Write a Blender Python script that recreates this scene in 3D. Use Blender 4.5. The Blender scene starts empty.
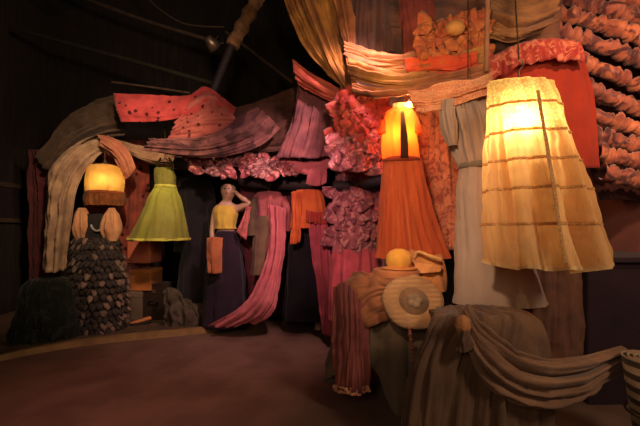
import bpy, bmesh, math, random
from mathutils import Vector, noise
PI = math.pi
sc = bpy.context.scene
COL = sc.collection
# ---------------------------------------------------------------- camera
F, CX, HY, CZ = 640*20/36, 320.0, 230.0, 1.3
def P(x, y, d):
    """point of the place seen at (x, y) at distance d in front of the camera plane"""
    return Vector(((x-CX)*d/F, d, CZ-(y-HY)*d/F))
cam = bpy.data.cameras.new('camera'); cam.lens = 20; cam.sensor_width = 36; cam.sensor_fit = 'HORIZONTAL'
cam.shift_y = 17/640
co = bpy.data.objects.new('camera', cam); COL.objects.link(co)
co.location = (0, 0, CZ); co.rotation_euler = (PI/2, 0, 0); sc.camera = co
# ---------------------------------------------------------------- materials
def srgb(r, g, b):
    f = lambda c: (c/255/12.92) if c/255 <= .04045 else ((c/255+.055)/1.055)**2.4
    return (f(r), f(g), f(b), 1)
def nodes(name):
    m = bpy.data.materials.new(name); m.use_nodes = True
    nt = m.node_tree; nt.nodes.clear()
    out = nt.nodes.new('ShaderNodeOutputMaterial')
    return m, nt, out
def ramp(nt, fac, stops):
    r = nt.nodes.new('ShaderNodeValToRGB'); e = r.color_ramp.elements
    while len(e) < len(stops): e.new(0.5)
    for i, (p, c) in enumerate(stops): e[i].position = p; e[i].color = c
    nt.links.new(fac, r.inputs[0]); return r.outputs[0]
def mixc(nt, fac, a, b):
    m = nt.nodes.new('ShaderNodeMix'); m.data_type = 'RGBA'
    for s, v in ((0, fac), (6, a), (7, b)):
        if hasattr(v, 'is_output'): nt.links.new(v, m.inputs[s])
        else: m.inputs[s].default_value = v
    return m.outputs[2]
def coords(nt, scale=(1, 1, 1)):
    tc = nt.nodes.new('ShaderNodeTexCoord'); mp = nt.nodes.new('ShaderNodeMapping')
    mp.inputs['Scale'].default_value = scale
    nt.links.new(tc.outputs['Object'], mp.inputs[0]); return mp.outputs[0]
def cloth(name, c1, c2=None, scale=6, pattern=None, c3=None, pscale=20, trans=0.0, rough=.9, sheen=.12, bump=.45, squash=(1, 1, 1)):
    c1 = srgb(*c1); c2 = srgb(*c2) if c2 else tuple(v*.75 for v in c1[:3])+(1,)
    m, nt, out = nodes(name); co_ = coords(nt, squash)
    n = nt.nodes.new('ShaderNodeTexNoise'); n.inputs['Scale'].default_value = scale; n.inputs['Detail'].default_value = 5
    nt.links.new(co_, n.inputs[0])
    col = ramp(nt, n.outputs[0], [(.35, c1), (.65, c2)])
    if pattern:
        c3 = srgb(*c3)
        if pattern in ('spots', 'floral', 'cells'):
            v = nt.nodes.new('ShaderNodeTexVoronoi'); v.inputs['Scale'].default_value = pscale
            nt.links.new(co_, v.inputs[0])
            if pattern == 'spots': fac = ramp(nt, v.outputs[0], [(.18, (1,)*4), (.26, (0, 0, 0, 1))])
            elif pattern == 'cells': fac = ramp(nt, v.outputs[0], [(.35, (0, 0, 0, 1)), (.62, (1,)*4)])
            else:
                n2 = nt.nodes.new('ShaderNodeTexNoise'); n2.inputs['Scale'].default_value = pscale*.8
                n2.inputs['Distortion'].default_value = 2.5; nt.links.new(co_, n2.inputs[0])
                fac = ramp(nt, n2.outputs[0], [(.5, (0, 0, 0, 1)), (.6, (1,)*4)])
        elif pattern in ('stripes', 'bands'):
            w = nt.nodes.new('ShaderNodeTexWave'); w.inputs['Scale'].default_value = pscale
            w.bands_direction = 'X' if pattern == 'stripes' else 'Z'
            w.inputs['Distortion'].default_value = 1.2
            nt.links.new(co_, w.inputs[0]); fac = ramp(nt, w.outputs[0], [(.45, (0, 0, 0, 1)), (.6, (1,)*4)])
        elif pattern == 'lace':
            v = nt.nodes.new('ShaderNodeTexVoronoi'); v.feature = 'DISTANCE_TO_EDGE'; v.inputs['Scale'].default_value = pscale
            nt.links.new(co_, v.inputs[0]); fac = ramp(nt, v.outputs[0], [(.05, (1,)*4), (.16, (0, 0, 0, 1))])
        col = mixc(nt, fac, col, c3)
    b = nt.nodes.new('ShaderNodeBsdfPrincipled'); b.inputs['Roughness'].default_value = rough
    b.inputs['Sheen Weight'].default_value = sheen; b.inputs['Specular IOR Level'].default_value = .2
    nt.links.new(col, b.inputs['Base Color'])
    w = nt.nodes.new('ShaderNodeTexNoise'); w.inputs['Scale'].default_value = 55; w.inputs['Detail'].default_value = 4
    nt.links.new(co_, w.inputs[0])
    bp = nt.nodes.new('ShaderNodeBump'); bp.inputs['Strength'].default_value = bump; bp.inputs['Distance'].default_value = .01
    nt.links.new(w.outputs[0], bp.inputs['Height']); nt.links.new(bp.outputs[0], b.inputs['Normal'])
    sh = b.outputs[0]
    if trans:
        t = nt.nodes.new('ShaderNodeBsdfTranslucent'); nt.links.new(col, t.inputs[0])
        mx = nt.nodes.new('ShaderNodeMixShader'); mx.inputs[0].default_value = trans
        nt.links.new(sh, mx.inputs[1]); nt.links.new(t.outputs[0], mx.inputs[2]); sh = mx.outputs[0]
    nt.links.new(sh, out.inputs[0]); m.diffuse_color = c1; return m
def solid(name, c, rough=.6, metal=0.0, c2=None, scale=8, squash=(1, 1, 1), bump=.15):
    m, nt, out = nodes(name); co_ = coords(nt, squash); c = srgb(*c)
    c2 = srgb(*c2) if c2 else tuple(v*.7 for v in c[:3])+(1,)
    n = nt.nodes.new('ShaderNodeTexNoise'); n.inputs['Scale'].default_value = scale; n.inputs['Detail'].default_value = 6
    nt.links.new(co_, n.inputs[0])
    b = nt.nodes.new('ShaderNodeBsdfPrincipled'); b.inputs['Roughness'].default_value = rough; b.inputs['Metallic'].default_value = metal
    nt.links.new(ramp(nt, n.outputs[0], [(.35, c), (.65, c2)]), b.inputs['Base Color'])
    bp = nt.nodes.new('ShaderNodeBump'); bp.inputs['Strength'].default_value = bump; bp.inputs['Distance'].default_value = .02
    nt.links.new(n.outputs[0], bp.inputs['Height']); nt.links.new(bp.outputs[0], b.inputs['Normal'])
    nt.links.new(b.outputs[0], out.inputs[0]); return m
def glow(name, c, s):
    m, nt, out = nodes(name); e = nt.nodes.new('ShaderNodeEmission'); e.inputs[0].default_value = (*c, 1); e.inputs[1].default_value = s
    nt.links.new(e.outputs[0], out.inputs[0]); return m
# ---------------------------------------------------------------- mesh helpers (all verts in world coordinates)
def cr(pts, n):
    """Catmull-Rom resample of a list of Vectors (or tuples) to n points"""
    pts = [Vector(p) for p in pts]; k = len(pts)-1
    if k == 0: return [pts[0].copy() for _ in range(n)]
    o = []
    for i in range(n):
        t = i/(n-1)*k; j = min(int(t), k-1); t -= j
        a, b, c, d = pts[max(j-1, 0)], pts[j], pts[j+1], pts[min(j+2, k)]
        if j == 0: a = b*2-c
        if j+2 > k: d = c*2-b
        o.append(.5*((2*b)+(c-a)*t+(2*a-5*b+4*c-d)*t*t+(3*b-a-3*c+d)*t*t*t))
    return o
class MB:
    def __init__(s): s.v = []; s.f = []
    def grid(s, rows, closed=False):
        o = len(s.v); n = len(rows[0])
        for r in rows: s.v += [tuple(p) for p in r]
        for i in range(len(rows)-1):
            for j in range(n if closed else n-1):
                a = o+i*n+j; b = o+i*n+(j+1) % n
                s.f.append((a, b, b+n, a+n))
        return s
    def cap(s, ring):
        o = len(s.v); s.v += [tuple(p) for p in ring]; s.f.append(tuple(range(o, o+len(ring)))); return s
    def tube(s, path, r, n=8, samples=None, caps=True):
        pts = cr(path, samples) if samples else [Vector(p) for p in path]
        rows = []; up = Vector((.13, .21, 1)).normalized()
        for i, p in enumerate(pts):
            t = (pts[min(i+1, len(pts)-1)]-pts[max(i-1, 0)]).normalized()
            if abs(t.dot(up)) > .98: up = Vector((1, .1, .05)).normalized()
            a = t.cross(up).normalized(); b = t.cross(a)
            rr = r(i/(len(pts)-1)) if callable(r) else r
            rows.append([p+(a*math.cos(q)+b*math.sin(q))*rr for q in (2*PI*k/n for k in range(n))])
        s.grid(rows, True)
        if caps: s.cap(rows[0][::-1]); s.cap(rows[-1])
        return s
    def box(s, c, size, rz=0, bev=0):
        bm = bmesh.new(); bmesh.ops.create_cube(bm, size=1)
        for v in bm.verts: v.co = Vector((v.co.x*size[0], v.co.y*size[1], v.co.z*size[2]))
        if bev: bmesh.ops.bevel(bm, geom=bm.edges[:], offset=bev, segments=2, affect='EDGES', profile=.5)
        ca, sa = math.cos(rz), math.sin(rz); o = len(s.v)
        bm.verts.index_update()
        for v in bm.verts: s.v.append((c[0]+v.co.x*ca-v.co.y*sa, c[1]+v.co.x*sa+v.co.y*ca, c[2]+v.co.z))
        for f in bm.faces: s.f.append(tuple(o+v.index for v in f.verts))
        bm.free(); return s
    def lathe(s, c, prof, n=24, sx=1, sy=1, rot=None, wob=None):
        rows = []
        for r, z in prof:
            row = []
            for k in range(n):
                a = 2*PI*k/n; w = 1+(wob(a, z) if wob else 0)
                p = Vector((math.cos(a)*r*sx*w, math.sin(a)*r*sy*w, z))
                if rot: p = rot @ p
                row.append(Vector(c)+p)
            rows.append(row)
        s.grid(rows, True)
        if prof[0][0] > 1e-4: s.cap(rows[0][::-1])
        if prof[-1][0] > 1e-4: s.cap(rows[-1])
        return s
    def sphere(s, c, r, n=16, sc_=(1, 1, 1)):
        return s.lathe(c, [(max(r*math.sin(PI*i/(n//2)), 1e-5), -r*math.cos(PI*i/(n//2))*sc_[2]) for i in range(n//2+1)], n, sc_[0], sc_[1])
def drape(guides, nu=110, nv=44, folds=6, amp=.03, seed=0, rough=.012, nscale=5, ends=(1, 1), hem=0):
    """cloth hung along guide lines (each a list of points); fold ridges run along the guides"""
    folds = folds*1.25; nu = max(nu, min(110, int(folds*16)))
    rnd = random.Random(seed); off = Vector((seed*7.3, seed*3.1, seed*1.7))
    g = [cr([P(*p) for p in q], nv) for q in guides]
    cols = [cr([q[j] for q in g], nu) for j in range(nv)]          # cols[v][u]
    rows = [list(r) for r in cols]; ph = rnd.random()*6; ph2 = rnd.random()*6
    for j in range(nv):
        v = j/(nv-1); a = amp*(ends[0]+(ends[1]-ends[0])*v)
        for i in range(nu):
            u = i/(nu-1)
            du = cols[j][min(i+1, nu-1)]-cols[j][max(i-1, 0)]; dv = cols[min(j+1, nv-1)][i]-cols[max(j-1, 0)][i]
            n = du.cross(dv)
            n = n.normalized() if n.length > 1e-9 else Vector((0, -1, 0))
            uu = u*folds+.5*noise.noise(Vector((u*folds*.8, v*1.1, seed*3.3)))
            w = .55*math.sin(2*PI*uu+ph)*(.6+1.1*noise.noise(Vector((u*folds*.6, v*1.6, 5+seed))))
            w += 1.15*noise.noise(Vector((uu*1.7, v*1.3, 9+seed*2.1)))+.6*noise.noise(Vector((uu*4.1, v*1.9, 2+seed)))+.28*noise.noise(Vector((uu*9.5, v*3.2, 7+seed)))
            k = noise.noise(cols[j][i]*nscale+off)*rough*2+noise.noise(cols[j][i]*nscale*3+off)*rough
            rows[j][i] = cols[j][i]+n*(a*w+k)
            if hem and j > nv-4: rows[j][i] = rows[j][i]+Vector((0, 0, hem*math.sin(2*PI*folds*u+ph)))
    return MB().grid(rows)
def gown(rings, n=96, nv=40, pleats=12, seed=0, a0=0, a1=2*PI, rough=.006):
    """tube of cloth: rings = (x, y, z, rx, ry, fold amplitude) from top to bottom"""
    R = random.Random(seed); ph = R.random()*6; ph2 = R.random()*6; off = Vector((seed*5.1, 1.7*seed, 2))
    vs = []
    A = cr([Vector(r[:3]) for r in rings], nv); B = cr([Vector(r[3:]) for r in rings], nv); rows = []
    full = abs(a1-a0-2*PI) < 1e-6
    for j in range(nv):
        c, b = A[j], B[j]; row = []
        for i in range(n):
            t = a0+(a1-a0)*i/(n if full else n-1)
            vv = j/nv
            q = Vector((math.cos(t)*pleats*.34, math.sin(t)*pleats*.34, vv*1.1+seed*1.3))
            w = .65*math.sin(pleats*t+ph+1.6*noise.noise(q*.6))*(.7+noise.noise(q*.5+Vector((3, 3, 3))))+1.1*noise.noise(q*1.25)+.5*noise.noise(q*2.7)
            p = Vector((math.cos(t)*b.x, math.sin(t)*b.y, 0)); d = Vector((math.cos(t), math.sin(t), 0))
            k = noise.noise((c+p)*6+off)*rough*2+noise.noise((c+p)*17+off)*rough
            row.append(c+p+d*(b.z*w+k)+Vector((0, 0, (b.z*.25*w if j == nv-1 else 0))))
        rows.append(row)
    return MB().grid(rows, full), rows
def ruffle(path, h, amp=.03, waves=14, seed=0, n=160, out=Vector((0, -1, 0)), drop=Vector((0, 0, -1)), rows_=8, flare=.6):
    R = random.Random(seed); ph = R.random()*6
    pts = cr(path, n); rows = []
    for j in range(rows_):
        v = j/(rows_-1); row = []
        for i, p in enumerate(pts):
            u = i/(n-1)
            w = .6*math.sin(2*PI*waves*u+ph+2.2*noise.noise(Vector((u*waves*.5, 3+seed, 0)))+.4*v)+1.1*noise.noise(Vector((u*waves*1.3, v*.8, seed*1.7)))
            hh = h*(1+.35*noise.noise(Vector((u*waves*.6, 1, seed))))
            row.append(p+drop*hh*v+out*(amp*(.25+v*flare)*w+h*.25*math.sin(PI*v*.6)))
        rows.append(row)
    return MB().grid(rows)
def petal(c, s, roll, tilt, seed=0, n=13):
    """one cupped, wavy flounce of cloth facing the front"""
    c = Vector(c); rows = []
    a = Vector((math.cos(roll), 0, math.sin(roll))); b = Vector((-math.sin(roll), 0, math.cos(roll))); f = Vector((0, -1, 0))
    for j in range(n):
        v = j/(n-1); row = []
        for i in range(n+6):
            t = (i/(n+5)-.5)*3.6; r = s*(.12+.88*v)
            w = .16*s*v*math.sin(4.2*t+seed)+.1*s*v*noise.noise(Vector((t*2.5, v*2, seed)))
            row.append(c+a*math.sin(t*.62)*r*(.95+.1*math.sin(5*t+seed))+b*(-math.cos(t*.62)*r+.3*s)+f*(tilt*.45*s*math.sin(v*2.2)+w*1.3))
        rows.append(row)
    return MB().grid(rows)
# ---------------------------------------------------------------- objects
def setp(o, label, cat, group=None, kind=None):
    if label: o['label'] = label
    if cat: o['category'] = cat
    if group: o['group'] = group
    if kind: o['kind'] = kind
    return o
def thing(name, label, cat, loc, group=None):
    o = bpy.data.objects.new(name, None); COL.objects.link(o); o.location = loc; o.empty_display_size = .1
    o['_w'] = tuple(loc); return setp(o, label, cat, group)
def mesh(name, mb, mat, parent=None, loc=None, smooth=True, thick=0, label=None, sub=0, kind=None, mat2=None, idx2=()):
    base = Vector(parent['_w']) if parent is not None else None
    if base is None:
        if loc is None:
            xs = [p[0] for p in mb.v]; ys = [p[1] for p in mb.v]; zs = [p[2] for p in mb.v]
            loc = ((min(xs)+max(xs))/2, (min(ys)+max(ys))/2, min(zs))
        base = Vector(loc)
    me = bpy.data.meshes.new(name)
    me.from_pydata([tuple(Vector(p)-base) for p in mb.v], [], mb.f); me.update()
    bm = bmesh.new(); bm.from_mesh(me); bmesh.ops.recalc_face_normals(bm, faces=bm.faces[:]); bm.to_mesh(me); bm.free()
    if smooth:
        for p in me.polygons: p.use_smooth = True
    me.materials.append(mat)
    if mat2:
        me.materials.append(mat2)
        for i in idx2: me.polygons[i].material_index = 1
    o = bpy.data.objects.new(name, me); COL.objects.link(o)
    if parent is not None: o.parent = parent
    else: o.location = base
    o['_w'] = tuple(base)
    if thick:
        s = o.modifiers.new('thickness', 'SOLIDIFY'); s.thickness = thick; s.offset = 0
    if sub:
        s = o.modifiers.new('smooth', 'SUBSURF'); s.levels = sub; s.render_levels = sub
    if not smooth: pass
    if label: o['label'] = label
    if kind: o['kind'] = kind
    return o
def single(name, mb, mat, label, cat, group=None, **k):
    return setp(mesh(name, mb, mat, **k), label, cat, group)
def struct(name, mb, mat, **k):
    k.setdefault('smooth', False); return setp(mesh(name, mb, mat, **k), None, None, None, 'structure')
def lamp(name, kind, loc, energy, col, size=.03, target=None, angle=60, blend=.7):
    l = bpy.data.lights.new(name, kind); l.energy = energy; l.color = col
    if kind == 'AREA': l.size = size
    else: l.shadow_soft_size = size
    o = bpy.data.objects.new(name, l); COL.objects.link(o); o.location = loc
    if kind == 'SPOT': l.spot_size = math.radians(angle); l.spot_blend = blend
    if target is not None: o.rotation_euler = (Vector(target)-Vector(loc)).to_track_quat('-Z', 'Y').to_euler()
    return o
def bulb(parent, c, r, mat, socket_mat):
    b = mesh('light_bulb', MB().sphere(c, r, 14, (1, 1, 1.15)), mat, parent)
    mesh('socket', MB().lathe((c[0], c[1], c[2]+r*.95), [(.4*r, 0), (.55*r, r*.3), (.55*r, r*1.3), (.2*r, r*1.6)], 12), socket_mat, b)
    return b
def hanger(parent, c, half, drop, top, wire):
    """wire hanger: sloped shoulders and a hook, hung on a cord going up to `top`"""
    c = Vector(c); m = MB()
    m.tube([c+Vector((-half, 0, -drop)), c, c+Vector((half, 0, -drop)), c+Vector((-half, 0, -drop))], .004, 6)
    m.tube([c, c+Vector((0, 0, .05)), c+Vector((.022, 0, .075)), c+Vector((.02, 0, .1)), c+Vector((0, 0, .11))], .004, 6, 20)
    h = mesh('hanger', m, wire, parent)
    mesh('cord', MB().tube([c+Vector((0, 0, .11)), top], .004, 6), wire, h)
    return h
exec_parts = True
# ================================================================ palette
M = {}
M['floor'] = solid('worn_floor', (112, 84, 70), .75, 0, (92, 66, 54), 3, bump=.08)
M['wall'] = solid('dark_boards', (46, 36, 28), .9, 0, (32, 25, 20), 5, (6, 6, .5))
M['wallr'] = solid('plum_wall', (150, 96, 88), .85, 0, (128, 82, 78), 2.5)
M['ceil'] = solid('dark_roof_boards', (38, 34, 22), .9, 0, (26, 24, 17), 5, (.5, 6, 6))
M['timber'] = solid('old_timber', (88, 66, 46), .8, 0, (62, 46, 34), 8, (1, 1, 8))
M['darkwood'] = solid('dark_wood', (50, 36, 40), .7, 0, (34, 24, 28), 6, (1, 6, 6))
M['tanwood'] = solid('tan_edging', (150, 118, 72), .8, 0, (122, 94, 58), 6)
M['metal'] = solid('grey_steel', (150, 128, 110), .4, .8)
M['blackmetal'] = solid('black_metal', (28, 26, 26), .45, .5)
M['wire'] = solid('wire', (120, 100, 80), .4, .9)
M['ceramic'] = solid('socket_black', (30, 26, 24), .5)
M['bulb_w'] = glow('warm_bulb', (1, .72, .3), 14)
M['bulb_y'] = glow('yellow_bulb', (1, .8, .36), 12)
M['skin'] = solid('mannequin_skin', (186, 148, 120), .5, 0, (176, 138, 112), 3, bump=.02)
W_, Y_, PINK, ROSE, NEUT = (1, .50, .16), (1, .74, .30), (1, .22, .26), (1, .36, .30), (1, .78, .56)
# ================================================================ setting
XL, XR, YB, YF = -4.9, 2.85, 6.4, -1.2
struct('floor', MB().box(((XL+XR)/2, (YB+YF)/2, -.05), (XR-XL, YB-YF, .1)), M['floor'])
struct('wall_back', MB().box(((XL+XR)/2, YB+.05, 3.1), (XR-XL, .1, 6.2)), M['wall'])
struct('wall_left', MB().box((XL-.05, (YB+YF)/2, 2.6), (.1, YB-YF+.2, 5.2)), M['wall'])
struct('wall_right', MB().box((XR+.05, (YB+YF)/2, 2.6), (.1, YB-YF+.2, 5.2)), M['wallr'])
rx, rz_ = -1.6, 6.2
c = MB()
for d_ in (0, .08):
    c.grid([[(XL-.1, y, 5.1+d_), (rx, y, rz_+d_), (XR+.1, y, 5.1+d_)] for y in (YF, YB)])
struct('ceiling', c, M['ceil'])
for i, y in enumerate((3.9, 6.1)):
    struct('beam_%d' % (i+1), MB().box(((XL+XR)/2, y, 5.55), (XR-XL-1.6, .14, .18)), M['timber'])
# low platform under the left display, with its tan front edging
def floorpt(x, y, z=0.0):
    d = F*(CZ-z)/(y-HY); return Vector(((x-CX)*d/F, d, z))
edge = cr([floorpt(-60, 378), floorpt(20, 357), floorpt(100, 344), floorpt(180, 336), floorpt(215, 332), floorpt(246, 326)], 40)
pm = MB(); HP = .05
pm.grid([[p+Vector((0, 0, HP)) for p in edge], [Vector((p.x-.0, YB, HP)) for p in edge]])
struct('floor_platform', pm, M['timber'], loc=(-1, 5.5, HP))
em = MB()
nrm = Vector((.25, .97, 0))
em.grid([[p+Vector((0, 0, 0)) for p in edge], [p+Vector((0, 0, HP+.012)) for p in edge], [p+nrm*.13+Vector((0, 0, HP+.012)) for p in edge], [p+nrm*.13 for p in edge]])
struct('trim_1', em, M['tanwood'], loc=(-1, 4.4, 0))
# panelled shutter on the left wall
t = thing('wall_panel', 'dark brown framed panel on the left wall beside the beige curtain', 'panel', (XL+.02, 5.55, 1.5))
mesh('panel', MB().box((XL+.02, 5.55, 1.72), (.03, .78, .5)), M['darkwood'], t, smooth=False)
fm = MB()
for z in (1.45, 2.0): fm.box((XL+.03, 5.55, z), (.06, .9, .07), bev=.008)
for y in (5.1, 6.0): fm.box((XL+.03, y, 1.72), (.06, .07, .62), bev=.008)
mesh('frame', fm, M['timber'], t, smooth=False)
# ================================================================ overhead pipes, post, cable, clamp lamp
def pipe(name, pts, r, mat, label, cat, n=24, **k):
    return single(name, MB().tube([P(*p) for p in pts], r, 10, n), mat, label, cat, **k)
pipe('conduit_pipe', [(60, -12, 5.2), (100, 4, 5.1), (150, 22, 5), (216, 42, 4.8)], .026, M['metal'], 'pale conduit pipe running down to the clamp lamp under the dark roof', 'pipe')
pipe('conduit_pipe', [(20, 30, 5.3), (70, 44, 5.2), (130, 60, 5.0), (200, 80, 4.75), (218, 85, 4.62)], .03, solid('dull_pipe', (52, 50, 36), .7), 'dull dark pipe below the pale conduit under the roof', 'pipe')
pipe('conduit_pipe', [(112, 82, 4.7), (150, 87, 4.65), (190, 93, 4.6)], .014, M['timber'], 'thin brown rod just above the red spotted cloth', 'rod')
pipe('power_cable', [(140, -10, 4.9), (158, 8, 4.85), (180, 22, 4.8), (200, 26, 4.75), (224, 27, 4.7)], .011, M['metal'], 'thin sagging power cable near the roof left of the slanting post', 'cable')
pipe('steel_rod', [(226, 32, 4.62), (250, 50, 4.5), (292, 82, 4.2)], .017, M['metal'], 'thin steel rod slanting down right from the clamp lamp', 'rod')
pipe('wooden_pole', [(488, -12, 2.35), (487, 30, 2.32), (486, 72, 2.3)], .016, solid('brown_pole', (150, 98, 66), .7), 'upright brown pole hanging above the cream tiered dress', 'pole', 8)
# slanting post wrapped in tan cloth
t = thing('slanting_post', 'slanting wooden post with tan cloth wound around its upper end', 'post', P(213, 92, 4.6))
mesh('post', MB().tube([P(262, -14, 4.6), P(236, 36, 4.6), P(213, 92, 4.6)], .055, 10, 20), M['darkwood'], t)
g_, _ = MB(), 0
def wob(u): return .085+.02*noise.noise(Vector((u*9, 1, 2)))+.01*noise.noise(Vector((u*24, 1, 2)))
mesh('cloth_wrap', MB().tube([P(264, -14, 4.58), P(249, 14, 4.57), P(232, 46, 4.57)], wob, 16, 50), cloth('tan_wrap', (170, 124, 84), (120, 82, 60), 9), t)
# clamp lamp
t = thing('clamp_lamp', 'small clamp lamp fixed on the slanting post below the roof', 'lamp', P(213, 42, 4.5))
q = P(213, 42, 4.5)
from mathutils import Matrix
rot = Matrix.Rotation(-2.2, 3, 'X') @ Matrix.Rotation(.5, 3, 'Y')
mesh('lamp_shade', MB().lathe(q+Vector((-.03, -.02, -.0)), [(.03, -.06), (.05, -.05), (.065, 0), (.105, .09), (.1, .09), (.06, .0)], 20, rot=rot), M['metal'], t)
mesh('clamp', MB().box(P(222, 40, 4.5), (.05, .05, .12), .3, .01), M['blackmetal'], t, smooth=False)
mesh('bracket', MB().tube([P(215, 40, 4.5), P(219, 36, 4.5), P(224, 42, 4.5)], .012, 8, 8), M['blackmetal'], t)
# crooked dark beam across the back, garments hang from it
def br(u): return .085+.02*noise.noise(Vector((u*6, 0, 0)))
BEAM = [(176, 162, 4.75), (215, 170, 4.75), (248, 181, 4.75), (300, 184, 4.7), (345, 186, 4.6), (392, 180, 4.4)]
single('crooked_beam', MB().tube([P(*p) for p in BEAM], br, 14, 60), M['darkwood'], 'crooked dark plum wooden beam crossing above the mannequin and pink clothes', 'beam')
pipe('bare_stick', [(352, 190, 4.2), (364, 180, 4.15), (378, 170, 4.1)], .014, M['tanwood'], 'short pale stick slanting up beside the orange dress', 'stick', 10)
# ================================================================ overhead cloths
C = {}
C['red_spot'] = cloth('red_spotted', (200, 78, 76), (172, 62, 62), 8, 'spots', (70, 20, 24), 9, .1)
C['rose'] = cloth('dusty_rose', (140, 88, 84), (92, 56, 56), 7, 'floral', (80, 50, 50), 4)
C['mauve'] = cloth('mauve', (150, 96, 100), (104, 66, 72), 5)
C['brown'] = cloth('brown_cloth', (110, 78, 56), (86, 60, 46), 4)
C['tan'] = cloth('tan_cloth', (176, 140, 108), (136, 102, 78), 6)
C['beige'] = cloth('beige_cloth', (182, 150, 116), (142, 112, 88), 6)
C['floralp'] = cloth('pink_floral', (186, 92, 98), (110, 56, 62), 7, 'floral', (222, 150, 142), 9, .1)
C['pink'] = cloth('bright_pink', (206, 112, 116), (176, 88, 96), 4, trans=.15)
C['gold'] = cloth('gold_silk', (190, 132, 66), (140, 88, 52), 5, trans=.15, rough=.55)
C['goldbrown'] = cloth('bronze_silk', (168, 108, 62), (124, 72, 50), 5, rough=.55)
C['peach'] = cloth('peach_lace', (226, 150, 106), (204, 118, 84), 6, 'lace', (236, 176, 130), 60, .25)
C['patch'] = cloth('patch_ceiling', (128, 90, 70), (96, 60, 54), 3, 'cells', (84, 62, 60), 2.2, .1)
C['orangefl'] = cloth('orange_floral', (206, 128, 90), (176, 96, 70), 6, 'floral', (146, 72, 56), 11, .2)
C['redp'] = cloth('red_panel', (160, 54, 34), (142, 46, 30), 3, trans=.1)
C['redlace'] = cloth('red_lace', (180, 76, 60), (160, 56, 50), 6, 'floral', (206, 122, 94), 14, .2)
C['silkpatch'] = cloth('amber_scarf', (196, 116, 60), (168, 80, 50), 6, trans=.2, rough=.5)
C['maroon'] = cloth('maroon', (96, 46, 44), (74, 36, 36), 4)
C['dustred'] = cloth('dusty_red_print', (150, 72, 58), (110, 56, 46), 6, 'spots', (60, 24, 24), 8)
def hang(name, guides, mat, label, cat, group=None, thick=.006, **k):
    return single(name, drape(guides, **k), mat, label, cat, group, thick=thick)
hang('spotted_cloth', [[(113, 93, 4.5), (160, 95, 4.48), (188, 96, 4.46), (206, 87, 4.45), (236, 107, 4.4)],
                       [(116, 108, 4.46), (160, 112, 4.42), (192, 108, 4.38), (210, 99, 4.38), (234, 113, 4.36)],
                       [(120, 122, 4.48), (160, 121, 4.43), (190, 116, 4.4), (212, 112, 4.4), (230, 119, 4.38)]], C['red_spot'],
     'red cloth with dark spots slung over a rod near the roof', 'cloth', nu=40, nv=70, folds=2, amp=.012, seed=1)
hang('hanging_shawl', [[(176, 120, 4.42), (205, 92, 4.4), (232, 112, 4.38)], [(172, 130, 4.4), (205, 118, 4.34), (235, 118, 4.36)], [(168, 138, 4.4), (202, 136, 4.32), (238, 124, 4.34)]],
     cloth('salmon', (190, 104, 92), (160, 76, 72), 6, 'spots', (96, 40, 40), 10), 'salmon shawl bunched under the peak of the red spotted cloth', 'shawl', nu=40, nv=60, folds=3, amp=.03, seed=2)
hang('draped_swag', [[(150, 140, 4.34), (205, 136, 4.25), (238, 118, 4.2), (258, 108, 4.2)], [(146, 146, 4.3), (205, 148, 4.2), (246, 134, 4.14), (268, 116, 4.15)], [(142, 150, 4.32), (205, 158, 4.22), (256, 148, 4.15), (280, 128, 4.15)]],
     C['rose'], 'dusty rose striped swag curving below the salmon shawl', 'swag', nu=44, nv=70, folds=3, amp=.035, seed=3)
hang('draped_swag', [[(228, 112, 4.5), (262, 100, 4.45), (300, 86, 4.4)], [(236, 132, 4.42), (268, 128, 4.36), (304, 112, 4.32)], [(240, 150, 4.42), (275, 152, 4.36), (306, 142, 4.34)]],
     cloth('brown_swag', (104, 66, 56), (78, 50, 44), 5), 'dark brown swag between the rose swag and the mauve curtain', 'swag', nu=40, nv=50, folds=3, amp=.05, seed=4)
hang('draped_swag', [[(104, 136, 4.9), (140, 146, 4.9), (180, 152, 4.85), (240, 152, 4.75), (330, 148, 4.6)], [(112, 142, 4.86), (145, 155, 4.84), (185, 160, 4.8), (245, 158, 4.7), (330, 156, 4.56)], [(118, 150, 4.88), (150, 164, 4.86), (190, 170, 4.82), (245, 164, 4.72), (330, 162, 4.58)]],
     C['tan'], 'long tan swag running from the glowing lantern behind the lime dress', 'swag', nu=40, nv=90, folds=2.5, amp=.04, seed=5)
t = thing('flower_garland', 'crinkled pink floral garland bunched along the crooked beam', 'garland', P(265, 180, 4.5))
rg = random.Random(12); C['floralm'] = cloth('mauve_print', (150, 92, 96), (104, 62, 66), 6, 'floral', (190, 134, 128), 12)
mesh('cord', MB().tube([P(186, 160, 4.6), P(225, 164, 4.56), P(262, 168, 4.52), P(300, 164, 4.46), P(334, 158, 4.4)], .02, 8, 30), C['floralm'], t)
for i in range(46):
    u = (i+.5)/46; x = 190+142*u+rg.uniform(-2, 2); y = 159-5*u+7*math.sin(PI*u)+(-6, 1, 7)[i % 3]+rg.uniform(-3, 3)
    mesh('flower', petal(P(x, y, 4.5-.2*u-.04*(i % 3)), rg.uniform(.12, .18), rg.uniform(-2, 2), rg.uniform(.3, .8), 200+i, 9), C['floralp'] if (i*7) % 5 > 1 else C['floralm'], t, thick=.005)
hang('pink_scarf', [[(284, 154, 4.3), (305, 160, 4.22), (328, 156, 4.15), (346, 144, 4.1)], [(284, 160, 4.26), (306, 168, 4.16), (330, 163, 4.1), (348, 150, 4.08)], [(286, 166, 4.28), (308, 174, 4.2), (330, 168, 4.13), (348, 155, 4.1)]],
     C['pink'], 'bright pink scarf looped in a sag below the ruffled red blouse', 'scarf', nu=30, nv=50, folds=1.5, amp=.03, seed=6)
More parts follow.
